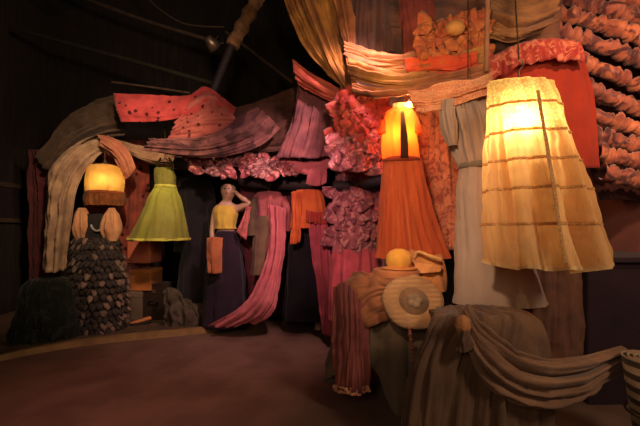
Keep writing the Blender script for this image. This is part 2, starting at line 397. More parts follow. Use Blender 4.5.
hang('pink_scarf', [[(311, 166, 4.15), (308, 174, 4.12), (306, 184, 4.12)], [(318, 166, 4.12), (318, 175, 4.08), (317, 186, 4.1)], [(325, 165, 4.15), (327, 174, 4.12), (326, 183, 4.12)]],
     C['pink'], 'short bright pink scarf end above the small orange skirt', 'scarf', nu=30, nv=20, folds=2, amp=.02, seed=7)
# vertical mauve curtain in the middle, and the golden ones from the roof
hang('mauve_curtain', [[(297, 66, 4.1), (296, 95, 4.08), (288, 130, 4.1), (276, 158, 4.15)], [(310, 72, 4.0), (310, 100, 3.98), (305, 130, 4.0), (297, 158, 4.05)], [(330, 88, 3.95), (330, 110, 3.92), (326, 135, 3.95), (318, 158, 4.0)], [(344, 92, 4), (344, 112, 4), (342, 135, 4), (338, 152, 4.05)]],
     cloth('mauve_rose', (160, 94, 96), (110, 68, 76), 4, trans=.1), 'mauve pink curtain falling in narrow folds at the middle', 'curtain', folds=4.5, amp=.05, seed=8)
hang('gold_drape', [[(280, -14, 3.7), (292, 20, 3.68), (312, 56, 3.66), (342, 86, 3.6)], [(296, -16, 3.6), (308, 20, 3.56), (325, 56, 3.54), (346, 87, 3.54)], [(312, -16, 3.58), (324, 20, 3.54), (336, 56, 3.52), (348, 87, 3.52)], [(332, -16, 3.66), (338, 20, 3.62), (344, 55, 3.58), (350, 87, 3.54)]],
     C['gold'], 'golden silk drape falling from the roof and gathered to a point', 'drape', nu=80, nv=50, folds=5, amp=.085, seed=9, ends=(1, .25))
hang('gold_drape', [[(328, -16, 3.5), (338, 20, 3.46), (346, 55, 3.44), (350, 88, 3.42)], [(340, -16, 3.44), (347, 20, 3.4), (351, 55, 3.4), (353, 88, 3.4)], [(352, -16, 3.5), (356, 20, 3.46), (356, 55, 3.44), (356, 88, 3.42)]],
     C['goldbrown'], 'bronze drape hanging beside the golden gathered drape', 'drape', nu=40, nv=40, folds=2.5, amp=.04, seed=10, ends=(1, .3))
hang('pink_drape', [[(292, 60, 3.9), (310, 74, 3.85), (335, 86, 3.8), (352, 92, 3.75)], [(294, 72, 3.85), (312, 84, 3.8), (335, 95, 3.75), (352, 100, 3.72)], [(298, 84, 3.88), (314, 94, 3.83), (335, 103, 3.77), (352, 106, 3.74)]],
     cloth('coral', (214, 106, 82), (188, 82, 74), 5, trans=.1), 'coral drape crossing under the golden gathered drape', 'drape', nu=30, nv=40, folds=2, amp=.035, seed=11)
hang('patchwork_ceiling_cloth', [[(334, -20, 3.5), (400, -24, 3.5), (470, -24, 3.3), (566, -24, 3.1)], [(338, 20, 3.52), (400, 18, 3.5), (470, 20, 3.3), (560, 20, 3.1)], [(340, 60, 3.55), (400, 58, 3.55), (470, 60, 3.35), (560, 60, 3.15)], [(340, 110, 3.6), (400, 110, 3.6), (470, 112, 3.4), (560, 110, 3.2)]],
     C['patch'], 'brown patchwork cloth stretched across the roof behind the golden swags', 'cloth', folds=3, amp=.03, seed=12)
sw = [([[(344, 42, 3.25), (385, 54, 3.1), (430, 46, 3.0), (476, 10, 2.95)], [(344, 50, 3.18), (385, 62, 3.0), (430, 54, 2.92), (478, 22, 2.9)], [(346, 58, 3.2), (385, 69, 3.05), (430, 62, 2.95), (480, 32, 2.92)]], C['goldbrown'], 'bronze swag uppermost of the swags over the long orange dress', 13),
      ([[(348, 58, 3.1), (380, 68, 2.98), (425, 66, 2.9), (486, 50, 2.85)], [(348, 68, 3.02), (384, 78, 2.88), (425, 76, 2.82), (486, 58, 2.8)], [(350, 78, 3.05), (388, 86, 2.92), (425, 82, 2.85), (486, 64, 2.82)]], C['gold'], 'golden swag between bronze and peach swags over the orange dress', 14),
      ([[(352, 84, 3.05), (385, 90, 2.95), (430, 82, 2.8), (489, 68, 2.7)], [(352, 90, 3.0), (385, 97, 2.9), (430, 90, 2.75), (489, 78, 2.66)]], C['goldbrown'], 'narrow bronze swag just above the peach lace swag', 15),
      ([[(408, 92, 2.75), (430, 92, 2.65), (460, 84, 2.56), (492, 72, 2.5)], [(412, 100, 2.7), (432, 100, 2.6), (460, 93, 2.5), (492, 82, 2.46)], [(420, 110, 2.72), (436, 107, 2.62), (460, 100, 2.53), (492, 92, 2.5)]], C['peach'], 'peach lace swag looped over the grey dress shoulders', 16)]
for g_, m_, l_, s_ in sw: hang('silk_swag', g_, m_, l_, 'swag', nu=60, nv=70, folds=3.6, amp=.04, seed=s_)
# bunched amber scarf at the roof
t = thing('bunched_scarf', 'bunched amber orange scarf knotted under the roof left of the pole', 'scarf', P(455, 70, 2.85))
rg = random.Random(3)
for i in range(42):
    x = 424+(i % 7)*9+rg.uniform(-5, 5); y = 26+(i//7)*7+rg.uniform(-4, 4)-(x-430)*.2
    mesh('fold', petal(P(x, y, 2.86+.03*(i % 3)), rg.uniform(.08, .15), rg.uniform(-2.5, 2.5), rg.uniform(.3, 1.1), 80+i), C['silkpatch'], t, thick=.004)
mesh('knot', MB().sphere(P(455, 28, 2.76), .07, 16, (1.1, .8, .8)), C['gold'], t)
# orange floral cloth behind the dresses
hang('floral_hanging', [[(404, 90, 3.45), (404, 150, 3.45), (406, 250, 3.45)], [(430, 90, 3.4), (430, 150, 3.4), (432, 250, 3.4)], [(460, 90, 3.4), (460, 150, 3.4), (462, 250, 3.4)], [(500, 90, 3.4), (500, 150, 3.4), (500, 250, 3.4)]],
     C['orangefl'], 'orange floral cloth hanging between the orange and grey dresses', 'cloth', folds=5, amp=.03, seed=17)
# red panel with lace edge
t = thing('red_hanging', 'plain red cloth panel with lace top behind the cream tiered dress', 'cloth', P(545, 175, 2.78))
mesh('panel', drape([[(489, 56, 2.82), (492, 110, 2.82), (494, 170, 2.82)], [(530, 44, 2.78), (535, 110, 2.78), (538, 170, 2.78)], [(568, 40, 2.82), (580, 90, 2.82), (586, 168, 2.82)], [(578, 42, 2.84), (592, 90, 2.84), (600, 168, 2.84)]], folds=3, amp=.012, seed=18, rough=.006), C['redp'], t, thick=.004)
mesh('lace_edge', ruffle([P(487, 60, 2.80), P(515, 45, 2.76), P(548, 38, 2.75), P(580, 41, 2.79)], .19, .03, 12, 31, 140), C['redlace'], t, thick=.004)
# ================================================================ ruffled canopy, right
C['rufflc'] = cloth('canopy_ruffle', (216, 132, 92), (150, 80, 66), 7, 'floral', (108, 58, 56), 5, rough=.42, sheen=.4)
C['rufflc2'] = cloth('canopy_ruffle_dull', (190, 112, 86), (124, 68, 64), 7, 'floral', (88, 50, 52), 5, rough=.45, sheen=.4)
t = thing('ruffled_canopy', 'sloping canopy of gathered copper ruffles in rows at upper right', 'canopy', P(600, 175, 3.1))
mesh('backing', drape([[(490, -60, 3.75), (530, 40, 3.55), (576, 130, 3.35), (600, 200, 3.25)], [(580, -60, 3.45), (600, 40, 3.3), (615, 130, 3.2), (625, 200, 3.15)], [(700, -60, 3.1), (700, 40, 3.05), (700, 130, 3.02), (700, 210, 3.0)]], folds=3, amp=.01, seed=19), cloth('canopy_backing', (70, 40, 40), (52, 30, 34), 4), t, thick=.01)
lft = cr([Vector((498, -66, 3.5)), Vector((530, -5, 3.38)), Vector((556, 55, 3.26)), Vector((580, 115, 3.15)), Vector((600, 172, 3.05))], 11)
for k in range(11):
    a = lft[k]; x1 = 700.0; y1 = a.y+(x1-a.x)*.34; d1 = 2.9
    pth = [P(a.x+(x1-a.x)*s, a.y+(y1-a.y)*s+5*math.sin(3.1*s+k), a.z+(d1-a.z)*s) for s in (0, .33, .66, 1)]
    L = cr(pth, 240); rows = []; nb = 12-.4*k
    for j in range(11):
        v = j/10; row = []
        for i, p in enumerate(L):
            u = i/239; s = u*nb+.8*noise.noise(Vector((u*6, k, 1)))+k*.37+.55*v
            puff = abs(math.sin(PI*s))**.6                     # gathers pinch the roll between puffs
            fine = noise.noise(Vector((s*4.2, v*1.2, k*2.3)))
            rad = .036+.03*puff*(1+.9*noise.noise(Vector((s*.8, k, 4))))+.03*fine
            an = -1.3+v*3.6
            row.append(p+Vector((0, -math.cos(an)*rad*1.0-.03, -math.sin(an)*rad*1.05-.02)))
        rows.append(row)
    mesh('ruffle', MB().grid(rows), C['rufflc'] if k % 2 else C['rufflc2'], t, thick=.004)
# brown cloths spread under the roof at the left and over the middle
hang('brown_canopy', [[(120, 94, 4.9), (90, 106, 4.95), (62, 124, 5.0), (36, 158, 5.05)], [(124, 116, 4.8), (96, 124, 4.82), (70, 140, 4.9), (46, 170, 4.95)], [(126, 136, 4.8), (104, 138, 4.84), (84, 150, 4.9), (62, 178, 5.0)]],
     cloth('umber_canopy', (92, 72, 54), (70, 54, 42), 5), 'umber cloth sloping down left from the red spotted cloth', 'cloth', nu=50, nv=60, folds=4, amp=.05, seed=101)
hang('maroon_strip', [[(398, -14, 3.4), (400, 20, 3.4), (404, 58, 3.4)], [(414, -14, 3.36), (416, 20, 3.36), (420, 60, 3.36)], [(432, -14, 3.4), (434, 20, 3.4), (438, 56, 3.4)]],
     cloth('oxblood', (140, 62, 50), (100, 46, 44), 4), 'oxblood cloth strip hanging from the roof beside the amber scarf', 'cloth', nu=40, nv=30, folds=3, amp=.035, seed=102)
hang('plum_strip', [[(352, -14, 3.46), (352, 20, 3.46), (356, 50, 3.44)], [(370, -14, 3.42), (372, 20, 3.42), (374, 52, 3.4)], [(388, -14, 3.46), (390, 20, 3.46), (394, 52, 3.44)]],
     cloth('plum_brown', (104, 70, 62), (78, 52, 52), 4), 'plum brown cloth strip hanging from the roof beside the bronze drape', 'cloth', nu=40, nv=30, folds=3, amp=.035, seed=103)
hang('red_orange_scarf', [[(404, 60, 2.95), (428, 56, 2.88), (454, 58, 2.82), (476, 52, 2.78)], [(406, 68, 2.9), (430, 66, 2.82), (454, 67, 2.76), (478, 60, 2.74)], [(412, 76, 2.92), (432, 74, 2.84), (456, 74, 2.78), (480, 66, 2.76)]],
     cloth('red_orange', (222, 92, 48), (196, 70, 44), 6, trans=.2), 'red orange scarf looped just below the bunched amber scarf', 'scarf', nu=30, nv=60, folds=2, amp=.035, seed=104)
hang('olive_drape', [[(492, -16, 3.0), (520, -6, 2.95), (562, -14, 2.95)], [(490, 14, 2.9), (520, 22, 2.85), (556, 12, 2.88)], [(490, 38, 2.92), (512, 42, 2.88), (546, 30, 2.9)]],
     cloth('olive_tan', (150, 106, 66), (108, 72, 50), 5), 'olive tan drape sagging from the roof above the red lace', 'drape', nu=50, nv=50, folds=4, amp=.05, seed=105)
# ================================================================ helper: ring from pixel outline
def ring(xl, xr, y, d, depth, amp):
    p = P((xl+xr)/2, y, d); return (p.x, p.y, p.z, (xr-xl)/2*d/F, depth, amp)
# ---------------------------------------------------------------- orange dress
C['orange'] = cloth('orange_chiffon', (232, 120, 50), (214, 100, 44), 3, trans=.45, squash=(1, 1, .3))
C['orange2'] = cloth('orange_skirt', (222, 108, 58), (196, 86, 50), 3, trans=.3, squash=(3, 3, .3))
C['darkor'] = cloth('neck_gap_dark', (66, 38, 22), (50, 28, 18), 4)
D = 3.05
t = thing('orange_dress', 'long orange dress glowing yellow at the shoulders, above the cloth table', 'dress', P(413, 258, D))
b_, _ = gown([ring(392, 412, 108, D, .045, .002), ring(384, 415, 113, D, .07, .004), ring(382, 416, 122, D, .085, .006), ring(382, 417, 140, D, .085, .007), ring(384, 420, 159, D, .08, .006)], 80, 30, 14, 3)
mesh('bodice', b_, C['orange'], t)
b_, _ = gown([ring(384, 420, 158, D, .082, .006), ring(382, 426, 185, D, .1, .011), ring(380, 436, 220, D, .125, .026), ring(377, 450, 258, D, .155, .034)], 150, 40, 15, 4)
mesh('skirt', b_, C['orange2'], t)
mesh('sash', MB().lathe(P(402, 160, D), [(.15, -.018), (.16, -.009), (.16, .009), (.15, .018)], 40, 1, .66), cloth('rust_sash', (168, 66, 34), (140, 52, 30), 6), t)
pl = MB(); gp = [[(401, 111, D-.085), (400.5, 124, D-.112), (400.5, 140, D-.114), (400.5, 158, D-.11)], [(404, 111, D-.086), (406, 124, D-.114), (408, 140, D-.116), (408.5, 158, D-.112)]]
mesh('neck_gap_shade', drape(gp, 8, 20, 1, .002, rough=.001), C['darkor'], t, thick=.003)  # dark strip paints the shade inside the open V of the bodice
# collar and shoulder straps
col_, _ = gown([ring(393, 412, 104, D, .04, .003), ring(392, 413, 109, D, .05, .004)], 60, 6, 10, 6)
mesh('collar', col_, cloth('cream_collar', (240, 208, 150), (226, 180, 120), 6, trans=.4), t)
slv = MB()
for (x0, x1) in ((385, 379), (413, 421)):
    slv.tube([P((x0+402)/2, 112, D), P(x0, 117, D), P((x0+x1)/2, 128, D-.02), P((x0+x1)/2, 134, D-.02)], lambda u: (.03+.008*u), 14, 14, caps=False)
mesh('sleeve', slv, C['orange'], t)
hanger(t, P(402.5, 104, D), .1, .035, P(402, 20, 3.3), M['wire'])
bulb(t, P(409, 104.5, D-.05), .022, M['bulb_w'], M['ceramic'])
# ---------------------------------------------------------------- grey dress
C['grey'] = cloth('grey_cotton', (176, 150, 130), (154, 128, 112), 2, trans=.12, squash=(2, 2, .5))
D = 2.6
t = thing('grey_dress', 'grey olive dress with gathered sleeves half behind the cream dress', 'dress', P(498, 304, D))
b_, _ = gown([ring(452, 484, 102, D, .05, .004), ring(447, 490, 109, D, .09, .018), ring(451, 494, 130, D, .12, .03), ring(456, 496, 150, D, .115, .024), ring(460, 498, 166, D, .105, .007)], 110, 30, 16, 8)
mesh('bodice', b_, C['grey'], t)
b_, _ = gown([ring(460, 498, 165, D, .108, .008), ring(457, 508, 200, D, .13, .011), ring(456, 525, 245, D, .16, .012), ring(454, 546, 303, D, .2, .012)], 120, 40, 9, 9)
mesh('skirt', b_, C['grey'], t)
mesh('waistband', MB().lathe(P(479, 166, D), [(.14, -.02), (.149, -.011), (.149, .011), (.14, .02)], 40, 1, .86), cloth('grey_band', (112, 98, 82), (98, 86, 72), 5), t)
for x0, x1, sd in ((447, 444, 1), (486, 492, 2)):
    s_, _ = gown([ring(x0-5, x0+9, 101, D-.03, .05, .004), ring(x1-3, x1+10, 114, D-.05, .065, .012), ring(x1, x1+12, 132, D-.05, .06, .012), ring(x1+5, x1+13, 146, D-.04, .035, .005)], 60, 20, 9, 10+sd)
    mesh('sleeve', s_, C['grey'], t)
mesh('neck_ruffle', ruffle([P(456, 99, D-.05), P(468, 103, D-.07), P(482, 99, D-.05)], .05, .015, 7, 5, 60), C['grey'], t, thick=.003)
hanger(t, P(468, 98, D), .12, .04, P(468, -20, 2.85), M['wire'])
# ---------------------------------------------------------------- cream tiered dress
C['cream'] = cloth('cream_lace', (242, 222, 164), (234, 206, 140), 5, 'lace', (222, 184, 112), 44, .5)
C['creamsk'] = cloth('cream_skirt', (238, 196, 138), (222, 176, 116), 3, 'floral', (230, 186, 126), 14, .6, squash=(2, 2, .6))
C['trimc'] = cloth('cream_trim', (220, 174, 112), (200, 150, 92), 8, 'lace', (178, 126, 74), 60, .4)
D = 2.06
t = thing('cream_tiered_dress', 'cream tiered dress glowing yellow at its lace yoke, hung nearest', 'dress', P(548, 272, D))
OUT = [(489, 551, 82), (489, 559, 110), (490, 566, 136), (490, 571, 160), (491, 577, 186), (492, 583, 214), (495, 594, 264)]
def at(y):
    for (a, b) in zip(OUT, OUT[1:]):
        if a[2] <= y <= b[2]:
            s = (y-a[2])/(b[2]-a[2]); return a[0]+(b[0]-a[0])*s, a[1]+(b[1]-a[1])*s
    return OUT[-1][:2]
ys = [83]+[86+4*i for i in range(45)]+[265]
rr_ = [ring(*at(max(y, 82.5)), y, D, .085+.035*min(1, (y-83)/30)+max(0, y-110)*.0009, .009+.06*max(0, (y-122)/143)**.75) for y in ys]
rr_ = [ring(494, 547, 81, D, .05, .003)]+rr_
_, rows = gown(rr_, 260, 96, 10, 15)
def cut(y0, y1):
    z0, z1 = P(0, y0, D).z, P(0, y1, D).z
    idx = [j for j in range(len(rows)) if z1-.012 <= A0[j] <= z0+.012]
    return rows[idx[0]:idx[-1]+1]
A0 = [v.z for v in cr([Vector(r[:3]) for r in rr_], 96)]
mesh('yoke', MB().grid(cut(79, 135), True), C['cream'], t)
for y0, y1 in ((135, 163), (163, 190), (190, 224), (224, 268)):
    mesh('tier', MB().grid(cut(y0, y1), True), C['creamsk'], t)
for y in (107, 135, 163, 190, 224):
    z = P(0, y, D).z; j = min(range(96), key=lambda j: abs(A0[j]-z)); c0 = Vector(cr([Vector(r[:3]) for r in rr_], 96)[j])
    band = []
    for dz, o_ in ((.008, .001), (.004, .005), (-.004, .005), (-.008, .001)):
        band.append([q+Vector((q.x-c0.x, q.y-c0.y, 0)).normalized()*o_+Vector((0, 0, dz)) for q in rows[j]])
    mesh('trim_band', MB().grid(band, True), C['trimc'], t)
for i, (xt, xb) in enumerate(((538, 566),)):
    def fy(y, x): 
        a = at(y); cxp = (a[0]+a[1])/2; hw = (a[1]-a[0])/2; dep = .115+(y-86)*.0011
        return D-dep*math.sqrt(max(0, 1-((x-cxp)/hw)**2))-.05
    gl, gr = [], []
    for y in (90, 120, 150, 180, 210, 240, 264):
        x = xt+(xb-xt)*(y-90)/174; gl.append((x-1.6, y, fy(y, x-1.6))); gr.append((x+1.6, y, fy(y, x+1.6)))
    mesh('lace_strip', drape([gl, gr], 8, 60, 2, .003, 40+i, rough=.002), C['trimc'], t, thick=.003)
c0 = Vector(rr_[-1][:3])
mesh('hem_edging', MB().grid([[q+Vector((q.x-c0.x, q.y-c0.y, 0)).normalized()*.003+Vector((0, 0, dz)) for q in rows[-1]] for dz in (.014, -.006)], True), cloth('cream_hem', (232, 192, 132), (210, 166, 108), 8, trans=.3), t)
hanger(t, P(519, 79, D), .14, .04, P(514, -20, 2.1), M['wire'])
bulb(t, P(520, 120, D-.02), .028, M['bulb_y'], M['ceramic'])
# ---------------------------------------------------------------- lime dress
C['lime'] = cloth('lime_satin', (150, 148, 62), (134, 130, 56), 4, trans=.25, rough=.6)
D = 4.6
t = thing('lime_dress', 'short flared lime green dress hanging beside the glowing lantern', 'dress', P(160, 240, D))
b_, _ = gown([ring(156, 173, 168, D, .08, .004), ring(155, 175, 176, D, .11, .006), ring(156, 175, 187, D, .11, .004)], 70, 14, 8, 20)
mesh('bodice', b_, C['lime'], t)
b_, _ = gown([ring(156, 175, 186, D, .11, .006), ring(150, 179, 198, D, .18, .012), ring(142, 183, 217, D, .25, .017), ring(131, 187, 239, D, .32, .022)], 110, 30, 9, 21)
mesh('skirt', b_, C['lime'], t)
mesh('belt', MB().lathe(P(165.5, 187, D), [(.128, -.025), (.136, -.015), (.136, .015), (.128, .025)], 40, 1, .88), cloth('bright_lime', (214, 214, 90), (200, 200, 80), 6, trans=.2), t)
h1 = ring(130.5, 187.5, 239.5, D, .325, .022)
mesh('hem_band', gown([(h1[0], h1[1], h1[2]+.02, *h1[3:]), (h1[0], h1[1], h1[2]-.012, *h1[3:])], 110, 4, 9, 21)[0], cloth('lime_hem', (222, 218, 96), (204, 198, 80), 6, trans=.3), t, thick=.006)
st = MB()
for x0, x1 in ((157, 161), (173, 169)): st.tube([P(x0, 170, D-.05), P(x0, 164, D-.03), P(x1, 158, D)], .012, 8, 10)
mesh('strap', st, C['lime'], t)
hanger(t, P(165, 159, D), .11, .04, P(165, 100, 4.75), M['wire'])
# ---------------------------------------------------------------- lantern and its curtains
D = 4.7
t = thing('glowing_lantern', 'glowing yellow fringed lantern hanging in front of the beige curtain', 'lantern', P(105, 205, D))
C['lan'] = cloth('lantern_silk', (240, 196, 110), (226, 170, 84), 5, trans=.6)
b_, _ = gown([ring(92, 118, 166, D, .16, .003), ring(88, 122, 171, D, .2, .005), ring(87, 123, 183, D, .21, .006), ring(88, 122, 193, D, .2, .006)], 90, 16, 12, 24)
mesh('shade', b_, C['lan'], t)
b_, _ = gown([ring(87.5, 122.5, 192, D, .205, .008), ring(86, 124, 200, D, .21, .012), ring(87, 123, 206, D, .205, .015)], 110, 8, 24, 25)
mesh('fringe', b_, cloth('amber_fringe', (150, 90, 42), (112, 64, 36), 10, trans=.2), t)
mesh('shade_band', MB().lathe(P(105, 193, D), [(.228, -.02), (.236, -.012), (.236, .012), (.228, .02)], 48, 1, .9), cloth('rust_band', (176, 96, 48), (150, 76, 40), 6, trans=.2), t)
mesh('top_rim', MB().lathe(P(105, 167, D), [(.16, -.012), (.176, -.006), (.176, .012), (.16, .018), (.03, .05), (.012, .09)], 32, 1, .9), M['timber'], t)
mesh('cord', MB().tube([P(105, 162, D), P(104, 130, D+.1)], .008, 6, 4), M['wire'], t)
bulb(t, P(104, 181, D-.09), .045, M['bulb_y'], M['ceramic'])
hang('beige_curtain', [[(112, 130, 4.9), (78, 142, 4.85), (50, 168, 4.82), (46, 215, 4.82), (42, 268, 4.85)], [(106, 138, 4.82), (78, 152, 4.74), (58, 178, 4.72), (54, 220, 4.72), (50, 272, 4.75)], [(104, 144, 4.8), (82, 160, 4.72), (67, 186, 4.7), (62, 222, 4.7), (58, 272, 4.72)], [(102, 150, 4.84), (86, 166, 4.8), (76, 190, 4.78), (70, 226, 4.78), (66, 268, 4.8)]],
     C['beige'], 'beige curtain swept aside in long folds left of the lantern', 'curtain', nu=60, nv=70, folds=4, amp=.05, seed=26)
hang('maroon_curtain', [[(30, 150, 5.2), (31, 220, 5.2), (30, 305, 5.2)], [(42, 150, 5.15), (43, 220, 5.15), (44, 305, 5.15)], [(58, 148, 5.2), (58, 220, 5.2), (60, 305, 5.2)]],
     C['maroon'], 'dark maroon curtain hanging straight behind the beige one', 'curtain', folds=4, amp=.04, seed=27)
hang('print_backdrop', [[(84, 140, 5.2), (84, 200, 5.2), (84, 322, 5.2)], [(115, 140, 5.18), (115, 200, 5.18), (115, 322, 5.18)], [(150, 140, 5.2), (150, 200, 5.2), (150, 322, 5.2)]],
     C['dustred'], 'dusty red printed backdrop cloth behind the lantern', 'cloth', folds=4, amp=.03, seed=28)
hang('beige_valance', [[(96, 134, 4.75), (112, 138, 4.7), (128, 150, 4.7), (136, 168, 4.75)], [(100, 140, 4.7), (113, 148, 4.64), (124, 160, 4.66), (130, 176, 4.72)], [(100, 148, 4.74), (112, 158, 4.7), (119, 168, 4.7), (124, 180, 4.75)]],
     cloth('salmon_beige', (196, 126, 92), (160, 96, 74), 6), 'small salmon cloth loop above the lantern on the right', 'cloth', nu=30, nv=36, folds=2, amp=.03, seed=29)
# ---------------------------------------------------------------- gown with puff sleeves and scaled skirt
D = 4.55
C['puff'] = cloth('cream_puff', (214, 160, 112), (188, 130, 92), 6, trans=.2)
C['scale'] = cloth('scaled_brown', (38, 28, 24), (26, 20, 18), 4, rough=.7)
t = thing('scaled_gown', 'dark gown with cream puff sleeves and skirt of rows of scales', 'gown', P(99, 333, D))
b_, _ = gown([ring(88, 105, 214, D, .07, .003), ring(84, 110, 224, D, .11, .004), ring(86, 109, 240, D, .11, .003)], 60, 16, 7, 31)
mesh('bodice', b_, cloth('black_bodice', (40, 36, 34), (30, 28, 28), 5), t)
for x0, x1, sd in ((86, 82, 1), (106, 112, 2)):
    s_, _ = gown([ring(x1-3, x1+3, 208, D, .04, .004), ring(x1-6, x1+6, 216, D-.05, .08, .02), ring(x1-8.5, x1+8.5, 229, D-.06, .1, .024), ring(x1-5, x1+5, 241, D-.04, .06, .008)], 60, 20, 8, 32+sd)
    mesh('sleeve', s_, C['puff'], t)
mesh('neckline', MB().tube([P(91, 225, D-.115), P(93, 229, D-.125), P(97, 231, D-.13), P(101, 229, D-.125), P(103, 225, D-.115)], .014, 8, 20), cloth('silver', (150, 146, 138), (118, 116, 112), 10), t)
skr = [ring(78, 116, 240, D, .16, .006), ring(76, 120, 262, D, .24, .008), ring(75, 124, 290, D, .28, .01), ring(77, 124, 318, D, .3, .01), ring(80, 122, 331, D, .3, .01)]
mesh('skirt', gown(skr, 90, 40, 8, 35)[0], C['scale'], t)
A_ = cr([Vector(r[:3]) for r in skr], 18); B_ = cr([Vector(r[3:]) for r in skr], 18)
rng = random.Random(5); sc_m = [cloth('scale_highlight', (128, 102, 86), (92, 72, 62), 7, rough=.6), cloth('scale_dark', (52, 40, 34), (36, 28, 24), 7, rough=.6)]
for j in range(17):
    mb = MB(); pale = []
    for k in range(30):
        a = 2*PI*(k+.5*(j % 2)+rng.uniform(-.2, .2))/30
        if math.sin(a) > .35: continue
        c0 = Vector((A_[j].x+math.cos(a)*(B_[j].x+.012), A_[j].y+math.sin(a)*(B_[j].y+.012), A_[j].z+rng.uniform(-.015, .015)))
        o_ = Vector((math.cos(a), math.sin(a), 0)); tg = Vector((-math.sin(a), math.cos(a), 0)); rows = []
        s = .042*rng.uniform(.7, 1.2); lift = rng.uniform(.02, .06)
        for q in range(5):
            v = q/4; w = s*math.sqrt(max(.02, 1-v*v))
            rows.append([c0+tg*w*e+o_*(lift*math.sin(v*1.6)*(1-.5*e*e))+Vector((0, 0, .02-.085*v)) for e in (-1, -.5, 0, .5, 1)])
        f0 = len(mb.f); mb.grid(rows)
        if rng.random() < .3: pale += range(f0, len(mb.f))  # a few scales paler: highlights put into their colour
    mesh('scale_row', mb, sc_m[1], t, thick=.004, mat2=sc_m[0], idx2=pale)
mesh('stand', MB().lathe((P(99, 333, D).x, D, .05), [(.2, 0), (.2, .02), (.025, .04), (.022, 1.15), (.001, 1.2)], 20), M['blackmetal'], t)
# ---------------------------------------------------------------- dark green heap, left
C['green'] = cloth('dark_green_tulle', (22, 26, 15), (15, 18, 11), 4, 'floral', (34, 38, 26), 5)
t = thing('green_tulle_gown', 'heap of dark green ruffled tulle on the floor left of the scaled gown', 'gown', P(52, 338, 4.2))
D = 4.25; GC = P(50, 330, D)
mesh('underskirt', gown([(GC.x, D, .74, .12, .1, .01), (GC.x, D, .66, .26, .2, .02), (GC.x, D, .4, .3, .26, .03), (GC.x, D, .07, .36, .3, .03)], 90, 24, 11, 41)[0], C['green'], t)
for j in range(5):
    z = .72-.13*j; r_ = .2+.045*j
    pth = [Vector((GC.x+math.cos(a)*r_, D+math.sin(a)*r_*.85, z)) for a in (PI+.5+(2*PI)*i/14-.9 for i in range(11))]
    mesh('ruffle', ruffle(pth, .15, .06, 13+j, 42+j, 180), C['green'], t, thick=.004)
# ---------------------------------------------------------------- boxes stacked under the lime dress
BX = {'salmon_box': (204, 112, 86), 'm': (140, 88, 84), 'o': (176, 106, 56), 'g': (104, 86, 72), 'd': (46, 32, 22)}
def case(name, xl, xr, yt, d, h, dep, z, colr, label, rz=0.0, hand=True):
    w = (xr-xl)*d/F; cx_ = ((xl+xr)/2-CX)*d/F
    t = thing(name, label, 'case' if 'case' in name else 'box', (cx_, d+dep/2, z))
    mb = MB().box((cx_, d+dep/2, z+h*.42), (w, dep, h*.84), rz, .012)
    mesh('body', mb, cloth('box_'+label[:8]+str(len(bpy.data.materials)), colr, None, 6, bump=.1, sheen=.05), t, smooth=False)
    mesh('lid', MB().box((cx_, d+dep/2, z+h*.9), (w*1.03, dep*1.03, h*.19), rz, .01), cloth('lid_'+str(len(bpy.data.materials)), tuple(min(255, int(v*1.12)) for v in colr), None, 6, bump=.1, sheen=.05), t, smooth=False)
    if hand:
        y = d-.02
        mesh('handle', MB().tube([(cx_-.06, y, z+h*.45), (cx_-.05, y-.03, z+h*.52), (cx_+.05, y-.03, z+h*.52), (cx_+.06, y, z+h*.45)], .01, 8, 14), M['blackmetal'], t)
        mesh('latch', MB().box((cx_, d-.008, z+h*.8), (.04, .016, .05)), M['metal'], t, smooth=False)
    return t
case('storage_box', 113, 141, 290, 4.9, .40, .42, .05, BX['g'], 'grey brown box at the bottom of the stack under the lime dress', hand=False)
case('storage_box', 112, 130, 262, 4.9, .38, .36, .455, BX['m'], 'dusty mauve box on the left of the middle row of the stack', hand=False)
case('storage_box', 130.8, 151, 268, 4.92, .30, .36, .455, BX['o'], 'orange brown box beside the mauve box in the stack', hand=False)
case('storage_box', 127, 150, 238, 4.9, .38, .36, .84, BX['salmon_box'], 'salmon box topmost of the stack just below the lime dress', hand=False)
case('old_suitcase', 142, 166, 285, 4.95, .5, .3, .05, BX['d'], 'dark brown suitcase standing right of the stacked boxes')
# shoes on the platform edge
def shoe(p, rz, col_, label):
    t = thing('shoe', label, 'shoe', p); cs, sn = math.cos(rz), math.sin(rz)
    def T(x, y, z): return Vector((p[0]+x*cs-y*sn, p[1]+x*sn+y*cs, p[2]+z))
    prof = [(-.11, .028, .03, .075), (-.09, .034, .03, .08), (-.04, .034, .02, .075), (.0, .036, .012, .06), (.05, .044, .01, .05), (.1, .04, .01, .04), (.13, .026, .01, .03), (.142, .006, .012, .02)]
    rows = []
    for x, w, z0, z1 in prof:
        rows.append([T(x, math.cos(a)*w, (z0+z1)/2+math.sin(a)*(z1-z0)/2) for a in (2*PI*i/14 for i in range(14))])
    mb = MB().grid(rows, True); mb.cap(rows[0])
    mesh('upper', mb, cloth('shoe_'+label[:6], col_, None, 8, rough=.5, bump=.1), t)
    mesh('heel', MB().lathe(T(-.09, 0, 0), [(.018, 0), (.02, .02), (.03, .045)], 12), M['ceramic'], t)
    sol = [[T(x, s*w*1.05, max(z0-.01, 0.004)) for s in (-1, 0, 1)] for x, w, z0, z1 in prof]
    mesh('sole', MB().grid(sol), M['ceramic'], t, thick=.008)
shoe(P(142, 325, 4.72).xy.to_tuple()+(.062,), -2.6, (190, 116, 60), 'tan orange shoe on the floor in front of the dark suitcase')
shoe(P(172, 323, 4.8).xy.to_tuple()+(.062,), -1.9, (150, 128, 104), 'pale grey shoe lying right of the dark suitcase')
shoe(P(190, 325, 4.78).xy.to_tuple()+(.062,), -1.2, (120, 98, 80), 'brown grey shoe on the floor below the black coat')
